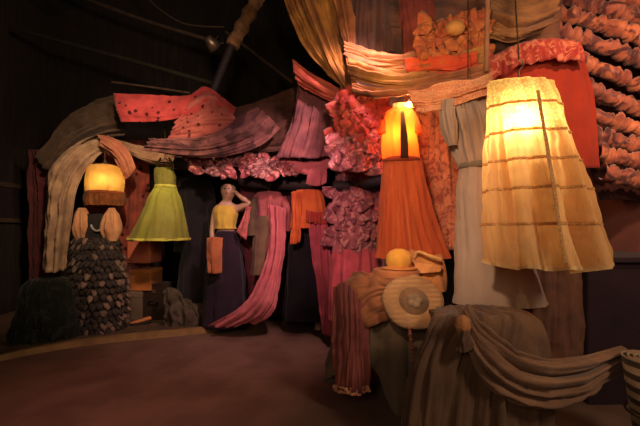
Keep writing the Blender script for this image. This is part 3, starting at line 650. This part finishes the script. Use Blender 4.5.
shoe(P(318, 326, 4.65).xy.to_tuple()+(.012,), -1.57, (226, 170, 150), 'small pale pink shoe at the foot of the pink floral skirt')
hang('grey_bundle', [[(160, 292, 4.75), (166, 305, 4.68), (165, 326, 4.66)], [(174, 288, 4.68), (178, 305, 4.6), (179, 328, 4.58)], [(190, 300, 4.7), (196, 312, 4.62), (198, 328, 4.62)], [(206, 306, 4.76), (210, 316, 4.72), (212, 326, 4.7)]],
     cloth('grey_brown', (92, 78, 64), (66, 56, 46), 8), 'crumpled grey brown cloth heaped right of the dark suitcase', 'cloth', folds=4, amp=.05, seed=44, rough=.03)
# ---------------------------------------------------------------- black coat
D = 5.0
C['blackc'] = cloth('black_wool', (34, 28, 34), (26, 22, 28), 4, rough=.95)
t = thing('black_coat', 'long black coat hanging between the lime dress and the mannequin', 'coat', P(196, 312, D))
mesh('body', gown([ring(190, 204, 178, D, .08, .003), ring(181, 212, 186, D, .13, .006), ring(184, 210, 225, D, .14, .01), ring(180, 214, 270, D, .17, .016), ring(177, 217, 308, D, .2, .02)], 90, 30, 7, 45)[0], C['blackc'], t)
for x0, x1 in ((184, 178), (209, 215)):
    mesh('sleeve', MB().tube([P(x0, 188, D), P((x0+x1)/2, 215, D-.03), P(x1, 252, D-.06)], lambda u: .075-.015*u, 12, 14), C['blackc'], t)
mesh('collar', MB().lathe(P(197, 179, D), [(.12, 0), (.15, .02), (.11, .07), (.09, .07)], 24, 1, .7), C['blackc'], t)
hanger(t, P(197, 177, D), .16, .05, P(197, 168, 4.85), M['wire'])
# ---------------------------------------------------------------- mannequin
D = 4.68
t = thing('mannequin', 'mannequin in yellow top and dark skirt with hand raised to its head', 'mannequin', P(226, 326, D))
def skin_mesh(name, verts, edges, radii, mat, parent, root=0, sub=2, squash=None):
    base = Vector(parent['_w']); me = bpy.data.meshes.new(name)
    me.from_pydata([tuple(Vector(v)-base) for v in verts], edges, []); o = bpy.data.objects.new(name, me); COL.objects.link(o); o.parent = parent
    s = o.modifiers.new('skin', 'SKIN'); s.use_smooth_shade = True
    for i, r in enumerate(radii):
        sv = me.skin_vertices[0].data[i]; sv.radius = r if isinstance(r, tuple) else (r, r); sv.use_root = i == root
    ss = o.modifiers.new('sub', 'SUBSURF'); ss.levels = sub; ss.render_levels = sub
    me.materials.append(mat); return o
V = [P(226, 252, D), P(226, 238, D), P(226, 226, D), P(226, 214, D), P(226.5, 206, D), P(227, 201, D-.01), P(228, 195.5, D-.03), P(228.4, 190, D-.035),
     P(236, 209, D), P(246, 205, D-.08), P(250.5, 203, D-.1), P(242, 198, D-.1), P(237, 193.5, D-.1), P(235, 191, D-.09),
     P(216, 209, D), P(213.5, 222, D+.01), P(212, 232, D), P(212.5, 244, D-.08), P(213, 250, D-.1), P(228.6, 183.5, D-.03)]
E = [(0, 1), (1, 2), (2, 3), (3, 4), (4, 5), (5, 6), (6, 7), (4, 8), (8, 9), (9, 10), (10, 11), (11, 12), (12, 13), (4, 14), (14, 15), (15, 16), (16, 17), (17, 18), (7, 19)]
R_ = [(.13, .1), (.15, .1), (.105, .08), (.125, .09), (.09, .07), (.045, .045), (.085, .1), (.115, .125), .052, .042, .036, .034, .024, .026, .052, .042, .036, .03, .022, (.08, .09)]
body = skin_mesh('body', V, E, R_, M['skin'], t)
# hands: five bent fingers rooted in each palm
def hand(wrist, along, side, curl, name='hand'):
    a = along.normalized(); s = side.normalized(); n = a.cross(s).normalized()
    vs = [wrist, wrist+a*.05]; ed = [(0, 1)]; rr = [.022, .026]
    for k, (off, L) in enumerate(((-.026, .07), (-.009, .08), (.009, .075), (.026, .058))):
        b = len(vs); p0 = wrist+a*.08+s*off
        vs += [p0, p0+a*L*.5+n*curl*.2*L, p0+a*L*.85+n*curl*.6*L]; ed += [(1, b), (b, b+1), (b+1, b+2)]; rr += [.011, .009, .007]
    b = len(vs); p0 = wrist+a*.04-s*.03
    vs += [p0, p0+a*.025-s*.025+n*curl*.01]; ed += [(1, b), (b, b+1)]; rr += [.012, .009]
    return skin_mesh(name, vs, ed, rr, M['skin'], t, 1, 1)
hand(P(236, 192, D-.1), Vector((-1, .1, .35)), Vector((.3, 0, 1)), .6)
hand(P(213, 249, D-.1), Vector((.1, -.1, -1)), Vector((1, 0, .1)), -.5)
# face
hc = P(228.3, 190.5, D-.05)
fm = MB().lathe(hc+Vector((0, -.085, -.005)), [(.016, -.022), (.012, 0), (.006, .02), (.001, .026)], 10)
mesh('nose', fm, M['skin'], t)
for sx in (-1, 1): mesh('eye', MB().sphere(hc+Vector((sx*.028, -.078, .018)), .011, 10), M['ceramic'], t)
mesh('mouth', MB().sphere(hc+Vector((0, -.078, -.045)), .018, 10, (1, .5, .35)), cloth('lips', (150, 70, 60)), t)
mesh('top', gown([ring(216, 235, 206, D, .1, .004), ring(214, 237, 212, D, .135, .005), ring(216, 235, 224, D, .115, .006), ring(215, 236, 229, D, .12, .008)], 70, 18, 9, 51)[0], cloth('yellow_top', (216, 186, 78), (196, 160, 70), 6, trans=.1), t, thick=.004)
mesh('skirt', gown([ring(217, 235, 231, D, .115, .006), ring(211, 241, 250, D, .17, .012), ring(206, 244, 285, D, .23, .02), ring(204, 246, 325, D, .27, .025)], 100, 34, 10, 52)[0], cloth('plum_skirt', (48, 32, 46), (36, 26, 36), 4), t, thick=.004)
mesh('apron', drape([[(207, 238, D-.19), (207, 255, D-.22), (207.5, 273, D-.25)], [(214, 237, D-.22), (214, 255, D-.25), (214.5, 274, D-.29)], [(223, 238, D-.2), (222, 255, D-.25), (222, 273, D-.29)]], 20, 20, 2, .008, 53), cloth('tan_apron', (186, 112, 72), (164, 92, 60), 5), t, thick=.006)
mesh('shawl_sleeve', drape([[(247, 205, D-.16), (243, 218, D-.16), (236, 232, D-.17)], [(250, 207, D-.17), (247, 220, D-.18), (241, 236, D-.19)], [(252, 206, D-.15), (250, 222, D-.16), (246, 240, D-.17)]], 24, 20, 2, .02, 54), cloth('pink_sleeve', (196, 110, 104), (160, 82, 82), 6), t, thick=.004)
# ---------------------------------------------------------------- pink drapes, garments of the back row
hang('pink_sheet', [[(268, 205, 4.5), (268, 245, 4.42), (256, 285, 4.3), (238, 308, 4.25), (208, 326, 4.35)], [(274, 205, 4.44), (274, 248, 4.34), (264, 288, 4.22), (248, 312, 4.2), (222, 327, 4.3)], [(280, 206, 4.42), (280, 250, 4.32), (272, 292, 4.2), (258, 316, 4.18), (236, 327, 4.28)], [(286, 208, 4.46), (284, 252, 4.38), (278, 296, 4.28), (270, 316, 4.25), (256, 324, 4.3)]],
     C['pink'], 'long bright pink sheet sweeping from the rail down onto the floor', 'cloth', nu=60, nv=60, folds=3, amp=.045, seed=55)
def garment(name, label, cat, d, rings, mat, pleats, seed, parts=(), top=None):
    t = thing(name, label, cat, P((rings[-1][0]+rings[-1][1])/2, rings[-1][2], d))
    mesh('body', gown([ring(a, b, y, d, dp, am) for a, b, y, dp, am in rings], 90, 30, pleats, seed)[0], mat, t)
    a, b, y = rings[0][:3]
    hanger(t, P((a+b)/2, y-1, d), (b-a)*.45*d/F, .03, top or P((a+b)/2, y-9, d+.1), M['wire'])
    return t
g = garment('rose_blouse', 'dusty rose blouse hanging just right of the mannequin elbow', 'blouse', 4.62, [(258, 280, 192, .07, .005), (254, 284, 199, .11, .012), (256, 282, 222, .1, .014), (254, 284, 252, .12, .02)], cloth('dusty_rose2', (172, 92, 92), (128, 68, 72), 6), 8, 56)
mesh('sleeve', MB().tube([P(256, 198, 4.6), P(252, 215, 4.56), P(252, 236, 4.52)], lambda u: .05+.01*u, 12, 14), cloth('olive_sleeve', (96, 78, 58), (74, 60, 46), 6), g)
mesh('sleeve', MB().tube([P(283, 198, 4.6), P(287, 212, 4.55), P(288, 232, 4.5)], lambda u: .05+.01*u, 12, 14), cloth('rose_sleeve', (168, 92, 90), (140, 72, 74), 6), g)
mesh('vest', gown([ring(257, 281, 216, 4.6, .12, .01), ring(254, 270, 240, 4.56, .1, .012), ring(252, 268, 274, 4.56, .12, .015)], 60, 14, 6, 57)[0], cloth('grey_vest', (112, 88, 68), (86, 66, 54), 6), g)
g = garment('orange_skirt', 'short orange pleated skirt hung on the crooked beam', 'skirt', 4.35, [(297, 321, 190, .07, .004), (294, 324, 198, .1, .012), (292, 326, 214, .12, .018), (291, 327, 228, .13, .025)], cloth('orange_pleats', (236, 124, 66), (220, 100, 56), 5, trans=.15), 13, 58)
mesh('hanging_tie', drape([[(291, 192, 4.25), (292, 215, 4.22), (290, 244, 4.2)], [(296, 191, 4.22), (297, 215, 4.18), (296, 244, 4.17)], [(300, 192, 4.24), (301, 215, 4.2), (300, 242, 4.2)]], 20, 24, 2, .014, 59), cloth('orange_tie', (226, 114, 58), (204, 88, 50), 5, trans=.15), g, thick=.004)
mesh('fringe', ruffle([P(306, 210, 4.2), P(315, 212, 4.18), P(327, 212, 4.22)], .14, .03, 7, 60, 80), cloth('rust_fringe', (206, 84, 60), (176, 62, 52), 6, trans=.1), g, thick=.004)
garment('black_gown', 'long black gown hanging below the orange pleated skirt', 'gown', 4.6, [(296, 314, 222, .08, .004), (290, 318, 236, .13, .01), (287, 322, 270, .18, .018), (283, 326, 318, .22, .022)], C['blackc'], 8, 61, top=P(305, 186, 4.68))
hang('rose_drape', [[(309, 224, 4.24), (311, 258, 4.2), (318, 300, 4.2), (322, 334, 4.2)], [(318, 222, 4.2), (320, 258, 4.14), (325, 300, 4.14), (328, 336, 4.14)], [(328, 222, 4.22), (330, 258, 4.18), (332, 300, 4.18), (334, 336, 4.18)]],
     cloth('rose_velvet', (190, 84, 96), (150, 64, 76), 5), 'narrow rose pink drape hanging below the orange pleated skirt', 'drape', nu=40, nv=40, folds=3, amp=.03, seed=62)
C['mauvefl'] = cloth('mauve_floral', (168, 92, 100), (124, 66, 76), 6, 'floral', (196, 128, 128), 9)
t = garment('floral_dress', 'mauve pink floral ruffled dress left of the long orange dress', 'dress', 3.95, [(340, 366, 192, .08, .008), (332, 374, 202, .14, .018), (334, 374, 230, .15, .022), (332, 376, 252, .17, .025)], C['mauvefl'], 9, 63)
rg = random.Random(4)
for i in range(20):
    x, y = 334+(i % 4)*13+rg.uniform(-4, 4), 196+(i//4)*11+rg.uniform(-4, 4)
    mesh('flounce', petal(P(x, y-3, 3.8+.004*(x-354)**2*.1), rg.uniform(.12, .18), rg.uniform(-.7, .7), rg.uniform(.35, .7), i*1.7), C['mauvefl'], t, thick=.004)
mesh('skirt', gown([ring(333, 376, 248, 3.95, .16, .012), ring(330, 377, 270, 3.95, .2, .025), ring(328, 378, 318, 3.95, .24, .03)], 110, 24, 12, 67)[0], cloth('pink_skirt', (206, 88, 100), (182, 72, 86), 5), t)
# ruffled red blouse above
C['redr'] = cloth('red_ruffle', (176, 66, 60), (140, 50, 52), 6, 'floral', (168, 84, 72), 8, .15)
t = thing('ruffled_blouse', 'red pink blouse of bunched ruffles hanging left of the long orange dress', 'blouse', P(358, 176, 3.5))
mesh('body', gown([ring(342, 372, 100, 3.5, .08, .01), ring(337, 377, 120, 3.5, .12, .02), ring(338, 378, 150, 3.5, .15, .025), ring(346, 374, 174, 3.5, .1, .02)], 90, 30, 8, 68)[0], cloth('mauve_body', (176, 88, 92), (142, 70, 78), 5), t)
rg = random.Random(9)
for i in range(26):
    x, y = 341+(i % 5)*8+rg.uniform(-4, 4), 98+(i//5)*8+rg.uniform(-4, 4)
    mesh('flounce', petal(P(x, y-3, 3.36+.02*abs(x-357)/8), rg.uniform(.13, .19), rg.uniform(-1, 1), rg.uniform(.4, .8), i*1.3), C['redr'], t, thick=.004)
for i in range(9):
    x, y = 343+(i % 3)*14+rg.uniform(-3, 3), 144+(i//3)*9+rg.uniform(-3, 3)
    mesh('flounce', petal(P(x, y-4, 3.34), rg.uniform(.18, .24), rg.uniform(-.4, .4), rg.uniform(.3, .5), 50+i*1.3), C['mauvefl'], t, thick=.004)
hanger(t, P(357, 94, 3.5), .13, .03, P(357, 60, 3.6), M['wire'])
hang('mauve_backcloth', [[(336, 150, 4.6), (334, 230, 4.6), (334, 331, 4.6)], [(360, 150, 4.5), (360, 230, 4.5), (360, 332, 4.5)], [(398, 150, 4.5), (398, 230, 4.5), (398, 332, 4.5)]],
     C['mauve'], 'dull mauve cloth hanging behind the floral ruffled dress', 'cloth', folds=4, amp=.04, seed=76)
hang('rose_backcloth', [[(240, 186, 5.1), (240, 240, 5.1), (240, 317, 5.1)], [(290, 188, 5.1), (290, 240, 5.1), (290, 317, 5.1)], [(338, 188, 5.1), (338, 240, 5.1), (338, 317, 5.1)]],
     cloth('deep_rose', (120, 60, 62), (84, 44, 48), 5), 'deep rose backcloth behind the pink sheet and orange skirt', 'cloth', folds=6, amp=.04, seed=77)
# ================================================================ table with rust cloth
D = 2.95; TC = P(390, 300, D); TX = TC.x; TZ = .80
t = thing('round_table', 'round wooden table hidden under the rust brown cloth', 'table', (TX, D, 0))
mesh('tabletop', MB().lathe((TX, D, TZ-.035), [(.001, 0), (.36, 0), (.37, .01), (.37, .025), (.36, .033), (.001, .033)], 40), M['timber'], t)
mesh('pedestal', MB().lathe((TX, D, 0), [(.2, 0), (.2, .03), (.05, .08), (.04, .4), (.06, .7), (.1, TZ-.036)], 20), M['timber'], t)
C['rust'] = cloth('rust_cloth', (156, 96, 62), (124, 74, 50), 5)
C['greyb'] = cloth('taupe_cloth', (112, 90, 70), (92, 74, 58), 4)
t = thing('table_cloth', 'rust brown tablecloth with pointed corners over the round table', 'tablecloth', (TX, D, 0))
rows = []
for j in range(34):
    v = j/33; row = []
    for i in range(220):
        a = 2*PI*i/220
        if v < .35: r = .40*(v/.35); z = TZ+.006
        else:
            s = (v-.35)/.65; r = .40+.05*s
            pt = abs(math.cos(2*a))**2.5                     # four long corners
            L = .40+.37*pt
            z = TZ+.006-L*s+.0
            r += s*(.05*math.sin(15*a+2+2*noise.noise(Vector((a*2, s, 0))))+.05*noise.noise(Vector((math.cos(a)*7, math.sin(a)*7, s*1.2))))*(.5+pt)+.05*s*pt
        if v > .3 and v < .4: z -= .004
        row.append(Vector((TX+math.cos(a)*r, D+math.sin(a)*r, z+noise.noise(Vector((math.cos(a)*r*6, math.sin(a)*r*6, 3)))*.012*(1 if v > .1 else 0)+.012*(v <= .37))))
    rows.append(row)
mesh('cloth', MB().grid(rows, True), C['greyb'], t, thick=.006)
# rust cloth mound (cloth heaped over a round box)
hang('rust_cloth_heap', [[(338, 300, 2.75), (352, 275, 2.85), (366, 272, 2.72), (392, 284, 2.6)], [(336, 322, 2.66), (352, 292, 2.62), (374, 282, 2.56), (404, 288, 2.55)], [(340, 332, 2.58), (356, 312, 2.5), (380, 296, 2.5), (408, 290, 2.6)], [(350, 338, 2.56), (365, 330, 2.47), (386, 322, 2.47), (410, 316, 2.55)]],
     C['rust'], 'rust brown cloth heaped over the front of the table left of the hat', 'cloth', nu=60, nv=50, folds=4, amp=.03, seed=81, rough=.03)
hbx = P(396, 264, 2.72).x
t = thing('hat_box', 'round rust hat box half buried in cloth under the yellow cap', 'box', (hbx, 2.72, TZ+.02))
mesh('drum', MB().lathe((hbx, 2.72, TZ+.02), [(.17, 0), (.17, .17)], 32), C['rust'], t)
mesh('lid', MB().lathe((hbx, 2.72, TZ+.15), [(.176, 0), (.176, .045), (.16, .055), (.001, .056)], 32), cloth('rust_lid', (176, 108, 66), (150, 88, 56), 6), t)
hx = P(399, 264, 2.68)
# yellow cap on the hat box
t = thing('yellow_cap', 'small yellow felt cap sitting on top of the cloth covered table', 'cap', (hx.x, 2.68, TZ+.206+.0))
mesh('crown', MB().lathe((hx.x, 2.68, TZ+.228), [(.088, 0), (.1, .03), (.096, .08), (.07, .115), (.03, .13), (.001, .132)], 28, 1, .95, None, lambda a, z: .03*math.sin(6*a)), cloth('yellow_felt', (222, 160, 62), (202, 134, 58), 8), t)
mesh('brim', MB().lathe((hx.x, 2.68, TZ+.21), [(.085, .02), (.12, .008), (.135, .002), (.13, .0), (.09, .01)], 32, 1, .95), cloth('yellow_brim', (208, 130, 62), (188, 112, 54), 8), t)
# tan handbag lying at the back right
D2 = 2.84; bp = P(426, 264, D2)
t = thing('tan_bag', 'tan slouchy bag resting on the table right of the yellow cap', 'bag', (bp.x, D2, TZ+.02))
rows = []
for j in range(16):
    v = j/15; z = TZ+.015+.3*v; w = .165*(1-.25*v**2); dp = .075*(1-.75*v**2)
    rows.append([Vector((bp.x+math.cos(a)*w*(1+.06*math.sin(5*a+4*v)), D2+math.sin(a)*dp*(1+.15*math.sin(7*a+5*v)), z+.015*math.cos(2*a)*v-.02*math.cos(a)*v)) for a in (2*PI*i/48 for i in range(48))])
bm_ = MB().grid(rows, True); bm_.cap(rows[0][::-1]); bm_.cap(rows[-1])
mesh('body', bm_, cloth('tan_leather', (206, 136, 78), (178, 112, 66), 6, rough=.6), t)
mesh('handle', MB().tube([(bp.x-.1, D2-.03, TZ+.28), (bp.x-.08, D2-.07, TZ+.33), (bp.x, D2-.1, TZ+.3), (bp.x+.09, D2-.08, TZ+.27)], .012, 10, 24), cloth('pale_handle', (236, 186, 116), (214, 160, 96), 6), t)
mesh('flap', drape([[(405, 262, D2-.085), (420, 263, D2-.1), (443, 266, D2-.08)], [(406, 270, D2-.1), (422, 273, D2-.12), (440, 272, D2-.1)]], 12, 24, 1, .006, 83), cloth('bag_flap', (220, 150, 88), (196, 126, 74), 6, rough=.6), t, thick=.006)
# wide brimmed hat leaning at the table front, hollow side to the viewer
hc = P(414, 301, 2.48)
t = thing('straw_hat', 'wide brimmed pale straw hat leaning on the cloth table front', 'hat', hc+Vector((0, 0, -.15)))
rotm = Matrix.Rotation(math.radians(62), 3, 'X') @ Matrix.Rotation(math.radians(8), 3, 'Y')
straw = cloth('straw', (184, 138, 94), (152, 110, 74), 9, 'bands', (160, 118, 80), 10, .1, rough=.8)
def bw(a, z): return .025*math.sin(2*a+.4)+.02*math.sin(5*a)
mesh('brim', MB().lathe(hc, [(.105, -.0), (.14, .012), (.18, .016), (.212, .004), (.222, -.014), (.212, -.018), (.18, .002), (.14, -.0), (.105, -.012)], 60, 1.02, .92, rotm, bw), straw, t)
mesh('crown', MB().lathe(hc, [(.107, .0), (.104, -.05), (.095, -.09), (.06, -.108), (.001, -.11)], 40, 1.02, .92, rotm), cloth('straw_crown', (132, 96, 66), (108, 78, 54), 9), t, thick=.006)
mesh('hat_band', MB().lathe(hc, [(.112, -.02), (.114, -.035), (.11, -.052)], 40, 1.02, .92, rotm), cloth('brown_band', (96, 66, 48), (76, 52, 40), 8), t, thick=.004)
ft = MB()
for k in range(5):
    a = k*1.25; c0 = hc+rotm@Vector((math.cos(a)*.03, math.sin(a)*.03, .004))
    ft.sphere(c0, .032, 10, (1.1, .7, .9))
mesh('cloth_rosette', ft, cloth('grey_rosette', (136, 110, 84), (108, 86, 66), 9), t)
# pink red skirt hanging from the table edge
t = thing('pink_slip', 'pink red pleated slip hanging from the left edge of the table', 'skirt', P(352, 390, 2.5))
mesh('skirt', drape([[(334, 288, 2.62), (335, 340, 2.58), (334, 388, 2.56)], [(345, 282, 2.55), (345, 340, 2.49), (345, 391, 2.46)], [(358, 296, 2.52), (358, 340, 2.47), (358, 391, 2.44)], [(370, 322, 2.54), (369, 350, 2.5), (368, 388, 2.48)]], 70, 40, 5, .025, 84), cloth('pink_slip', (140, 74, 64), (116, 58, 56), 5), t, thick=.004)
mesh('lace_hem', drape([[(334, 384, 2.555), (334, 392, 2.55)], [(345, 387, 2.455), (345, 394, 2.45)], [(358, 387, 2.435), (358, 394, 2.43)], [(368, 384, 2.475), (368, 391, 2.47)]], 70, 8, 5, .025, 84), C['peach'], t, thick=.004)
# bead strings hanging in the gap
t = thing('bead_string', 'string of dark reddish beads hanging in the gap below the straw hat', 'beads', P(412, 398, 2.3))
bd = solid('bead', (150, 84, 66), .3); mesh('string', MB().tube([P(409, 326, 2.3), P(412, 350, 2.29), P(413, 398, 2.3)], .003, 6, 10), M['wire'], t)
bp_ = cr([P(409, 328, 2.295), P(412, 350, 2.285), P(413, 396, 2.295)], 20)
for k in range(20): mesh('bead', MB().sphere(bp_[k], .011+.004*(k % 3 == 0), 10), bd, t)
# ================================================================ foreground table with brown cloth
D = 2.1; FX = P(468, 300, 2.3).x
C['fore'] = cloth('brown_linen', (100, 72, 52), (82, 58, 44), 4)
t = thing('low_table', 'square wooden table under the brown linen cloth in front', 'table', (FX, 2.23, 0))
mesh('tabletop', MB().box((FX, 2.23, .755), (.46, .32, .03), 0, .006), M['timber'], t, smooth=False)
for sx in (-1, 1):
    for sy in (-1, 1): mesh('leg', MB().box((FX+sx*.19, 2.23+sy*.12, .37), (.045, .045, .74), 0, .004), M['timber'], t, smooth=False)
hang('brown_tablecloth', [[(436, 307, 2.42), (434, 313, 2.25), (426, 332, 2.08), (410, 370, 2.0), (402, 410, 1.98), (396, 464, 1.98)],
                          [(452, 306, 2.42), (454, 312, 2.22), (452, 321, 2.03), (434, 360, 1.94), (426, 405, 1.92), (420, 464, 1.9)],
                          [(468, 306, 2.42), (476, 312, 2.22), (486, 320, 2.02), (472, 360, 1.95), (464, 405, 1.92), (460, 464, 1.9)],
                          [(484, 306, 2.42), (502, 312, 2.22), (522, 321, 2.03), (514, 360, 1.95), (506, 405, 1.92), (502, 464, 1.9)],
                          [(502, 307, 2.42), (528, 314, 2.25), (546, 334, 2.1), (552, 370, 2.03), (554, 410, 2.0), (556, 464, 2.0)]],
     C['fore'], 'brown linen cloth draped over the front table down to the floor', 'tablecloth', nu=110, nv=70, folds=6, amp=.05, seed=91, ends=(.12, 1), rough=.006)
hang('linen_swag', [[(466, 306, 2.0), (482, 325, 1.95), (520, 352, 1.93), (570, 358, 1.98), (622, 346, 2.1)], [(462, 312, 1.95), (484, 345, 1.88), (525, 374, 1.86), (575, 376, 1.92), (625, 356, 2.08)], [(460, 318, 1.94), (486, 365, 1.85), (528, 392, 1.84), (578, 390, 1.9), (627, 364, 2.06)], [(458, 322, 1.96), (484, 384, 1.88), (526, 408, 1.87), (576, 402, 1.92), (626, 372, 2.06)]],
     cloth('linen_taupe', (132, 96, 72), (106, 76, 58), 4), 'taupe linen swag sweeping from the knot to the right corner', 'swag', nu=70, nv=80, folds=3.5, amp=.04, seed=92)
t = thing('linen_knot', 'small tan knot of cloth where the linen swag begins', 'knot', P(463, 336, 1.9))
mesh('ball', MB().lathe(P(463, 325, 1.9), [(.001, -.045), (.03, -.04), (.042, -.01), (.036, .03), (.016, .05), (.001, .055)], 24, 1, .85, None, lambda a, z: .1*math.sin(6*a+20*z)), cloth('tan_knot', (176, 116, 70), (150, 96, 60), 8), t)
mesh('tail', drape([[(458, 330, 1.9), (457, 338, 1.88), (456, 350, 1.88)], [(464, 331, 1.87), (464, 340, 1.85), (464, 352, 1.86)], [(469, 330, 1.9), (470, 338, 1.88), (472, 347, 1.88)]], 20, 16, 2, .01, 93), C['fore'], t, thick=.004)
hang('brown_curtain', [[(500, 250, 2.75), (500, 330, 2.75), (500, 398, 2.75)], [(540, 250, 2.7), (540, 330, 2.7), (540, 400, 2.7)], [(575, 250, 2.68), (575, 330, 2.68), (576, 400, 2.68)], [(590, 250, 2.72), (591, 330, 2.72), (592, 400, 2.72)]],
     cloth('umber', (118, 78, 58), (92, 62, 50), 4), 'umber curtain hanging below the cream tiered dress to the floor', 'curtain', folds=3, amp=.035, seed=94)
# dark counter, right
t = thing('dark_counter', 'dark plum counter standing against the right wall', 'counter', (2.4, 3.0, 0))
mesh('body', MB().box((2.4, 3.0, .53), (.82, .72, 1.06), 0, .012), cloth('plum_black', (44, 26, 36), (36, 22, 30), 3, rough=.85), t, smooth=False)
mesh('top', MB().box((2.4, 2.99, 1.08), (.88, .78, .04), 0, .01), cloth('plum_top', (46, 28, 36), (38, 24, 32), 3, rough=.8), t, smooth=False)
# rolled striped rug
c0 = P(646, 440, 1.85)
t = thing('striped_rug_roll', 'rolled brown and cream striped rug at the lower right corner', 'rug', (c0.x, 1.9, 0))
rows = []
for k in range(150):
    a = k*.21; r = .03+.0038*k*.9
    rows.append([Vector((c0.x+.17+math.cos(a)*r*.25, 1.9+math.sin(a)*r*.25, 0)), Vector((c0.x+.07+math.cos(a)*r*.25, 1.9+math.sin(a)*r*.25, .62))])
mesh('roll', MB().grid(rows), cloth('rug_stripes', (150, 120, 92), (128, 100, 76), 8, 'bands', (46, 32, 24), 4.5), t, thick=.008)
mesh('tie', MB().tube([Vector((c0.x+.12+math.cos(a)*.145, 1.9+math.sin(a)*.145, .32)) for a in (2*PI*i/20 for i in range(21))], .008, 6), M['wire'], t)
# ================================================================ light
w = bpy.data.worlds.new('world'); sc.world = w; w.use_nodes = True
w.node_tree.nodes['Background'].inputs[0].default_value = (.9, .75, .45, 1); w.node_tree.nodes['Background'].inputs[1].default_value = .018
lamp('bulb_orange', 'POINT', P(409, 104, 2.98)+Vector((0, -.07, .0)), 9, (1, .58, .2), .025)
lamp('bulb_orange_in', 'POINT', P(400, 135, 3.05), 10, (1, .6, .14), .03)
lamp('bulb_cream', 'POINT', P(521, 124, 2.0), 7.5, (1, .8, .42), .03)
lamp('bulb_lantern', 'POINT', P(104, 182, 4.60), 6, (1, .78, .38), .04)
lamp('bulb_lime', 'POINT', P(165, 194, 4.6), 2, (1, .85, .3), .04)
lamp('spot_pink', 'SPOT', (.5, 2.4, 3.4), 300, (1, .58, .56), .1, P(290, 230, 4.4), 70, .9)
lamp('fill_rose', 'SPOT', (-.5, 1.0, 2.2), 260, (1, .52, .50), .06, P(290, 215, 4.4), 40, .9)  # added front fill, out of frame, lifts the pink cloths
lamp('spot_floor', 'SPOT', (-1.0, 1.2, 3.4), 175, (1, .38, .31), .2, (-1.45, 2.9, 0), 48, 1)
lamp('spot_left', 'SPOT', (-1.2, 2.2, 3.2), 340, (1, .66, .42), .1, P(125, 190, 4.7), 60, 1)
lamp('fill_roof', 'SPOT', (-.8, 2.4, 3.0), 110, (1, .7, .5), .1, P(95, 60, 5.0), 80, 1)  # unseen lamp added to brighten the pipes under the roof
lamp('spot_canopy', 'SPOT', (1.7, 1.2, 3.2), 200, (1, .54, .31), .08, P(618, 140, 3.2), 84, 1)
lamp('spot_gold', 'SPOT', (.2, 1.2, 2.2), 120, (1, .64, .36), .08, P(400, 30, 3.2), 74, 1)
lamp('fill_centre', 'SPOT', (-.3, .5, 2.5), 260, (1, .68, .46), .08, P(425, 222, 2.7), 42, .9)  # added front fill for the orange and grey dresses and the hat
lamp('fill_front', 'AREA', (2.0, .2, 2.5), 34, (1, .76, .54), .5, (.3, 3.2, 1.1))
lamp('fill_low', 'AREA', (-.8, -.8, 2.0), 16, (1, .76, .54), 1.0, (.3, 3.4, 1.2))
vs = sc.view_settings; sc.display_settings.display_device = 'sRGB'
vs.view_transform = 'Standard'; vs.look = 'None'; vs.exposure = 0; vs.gamma = 1; vs.use_curve_mapping = False
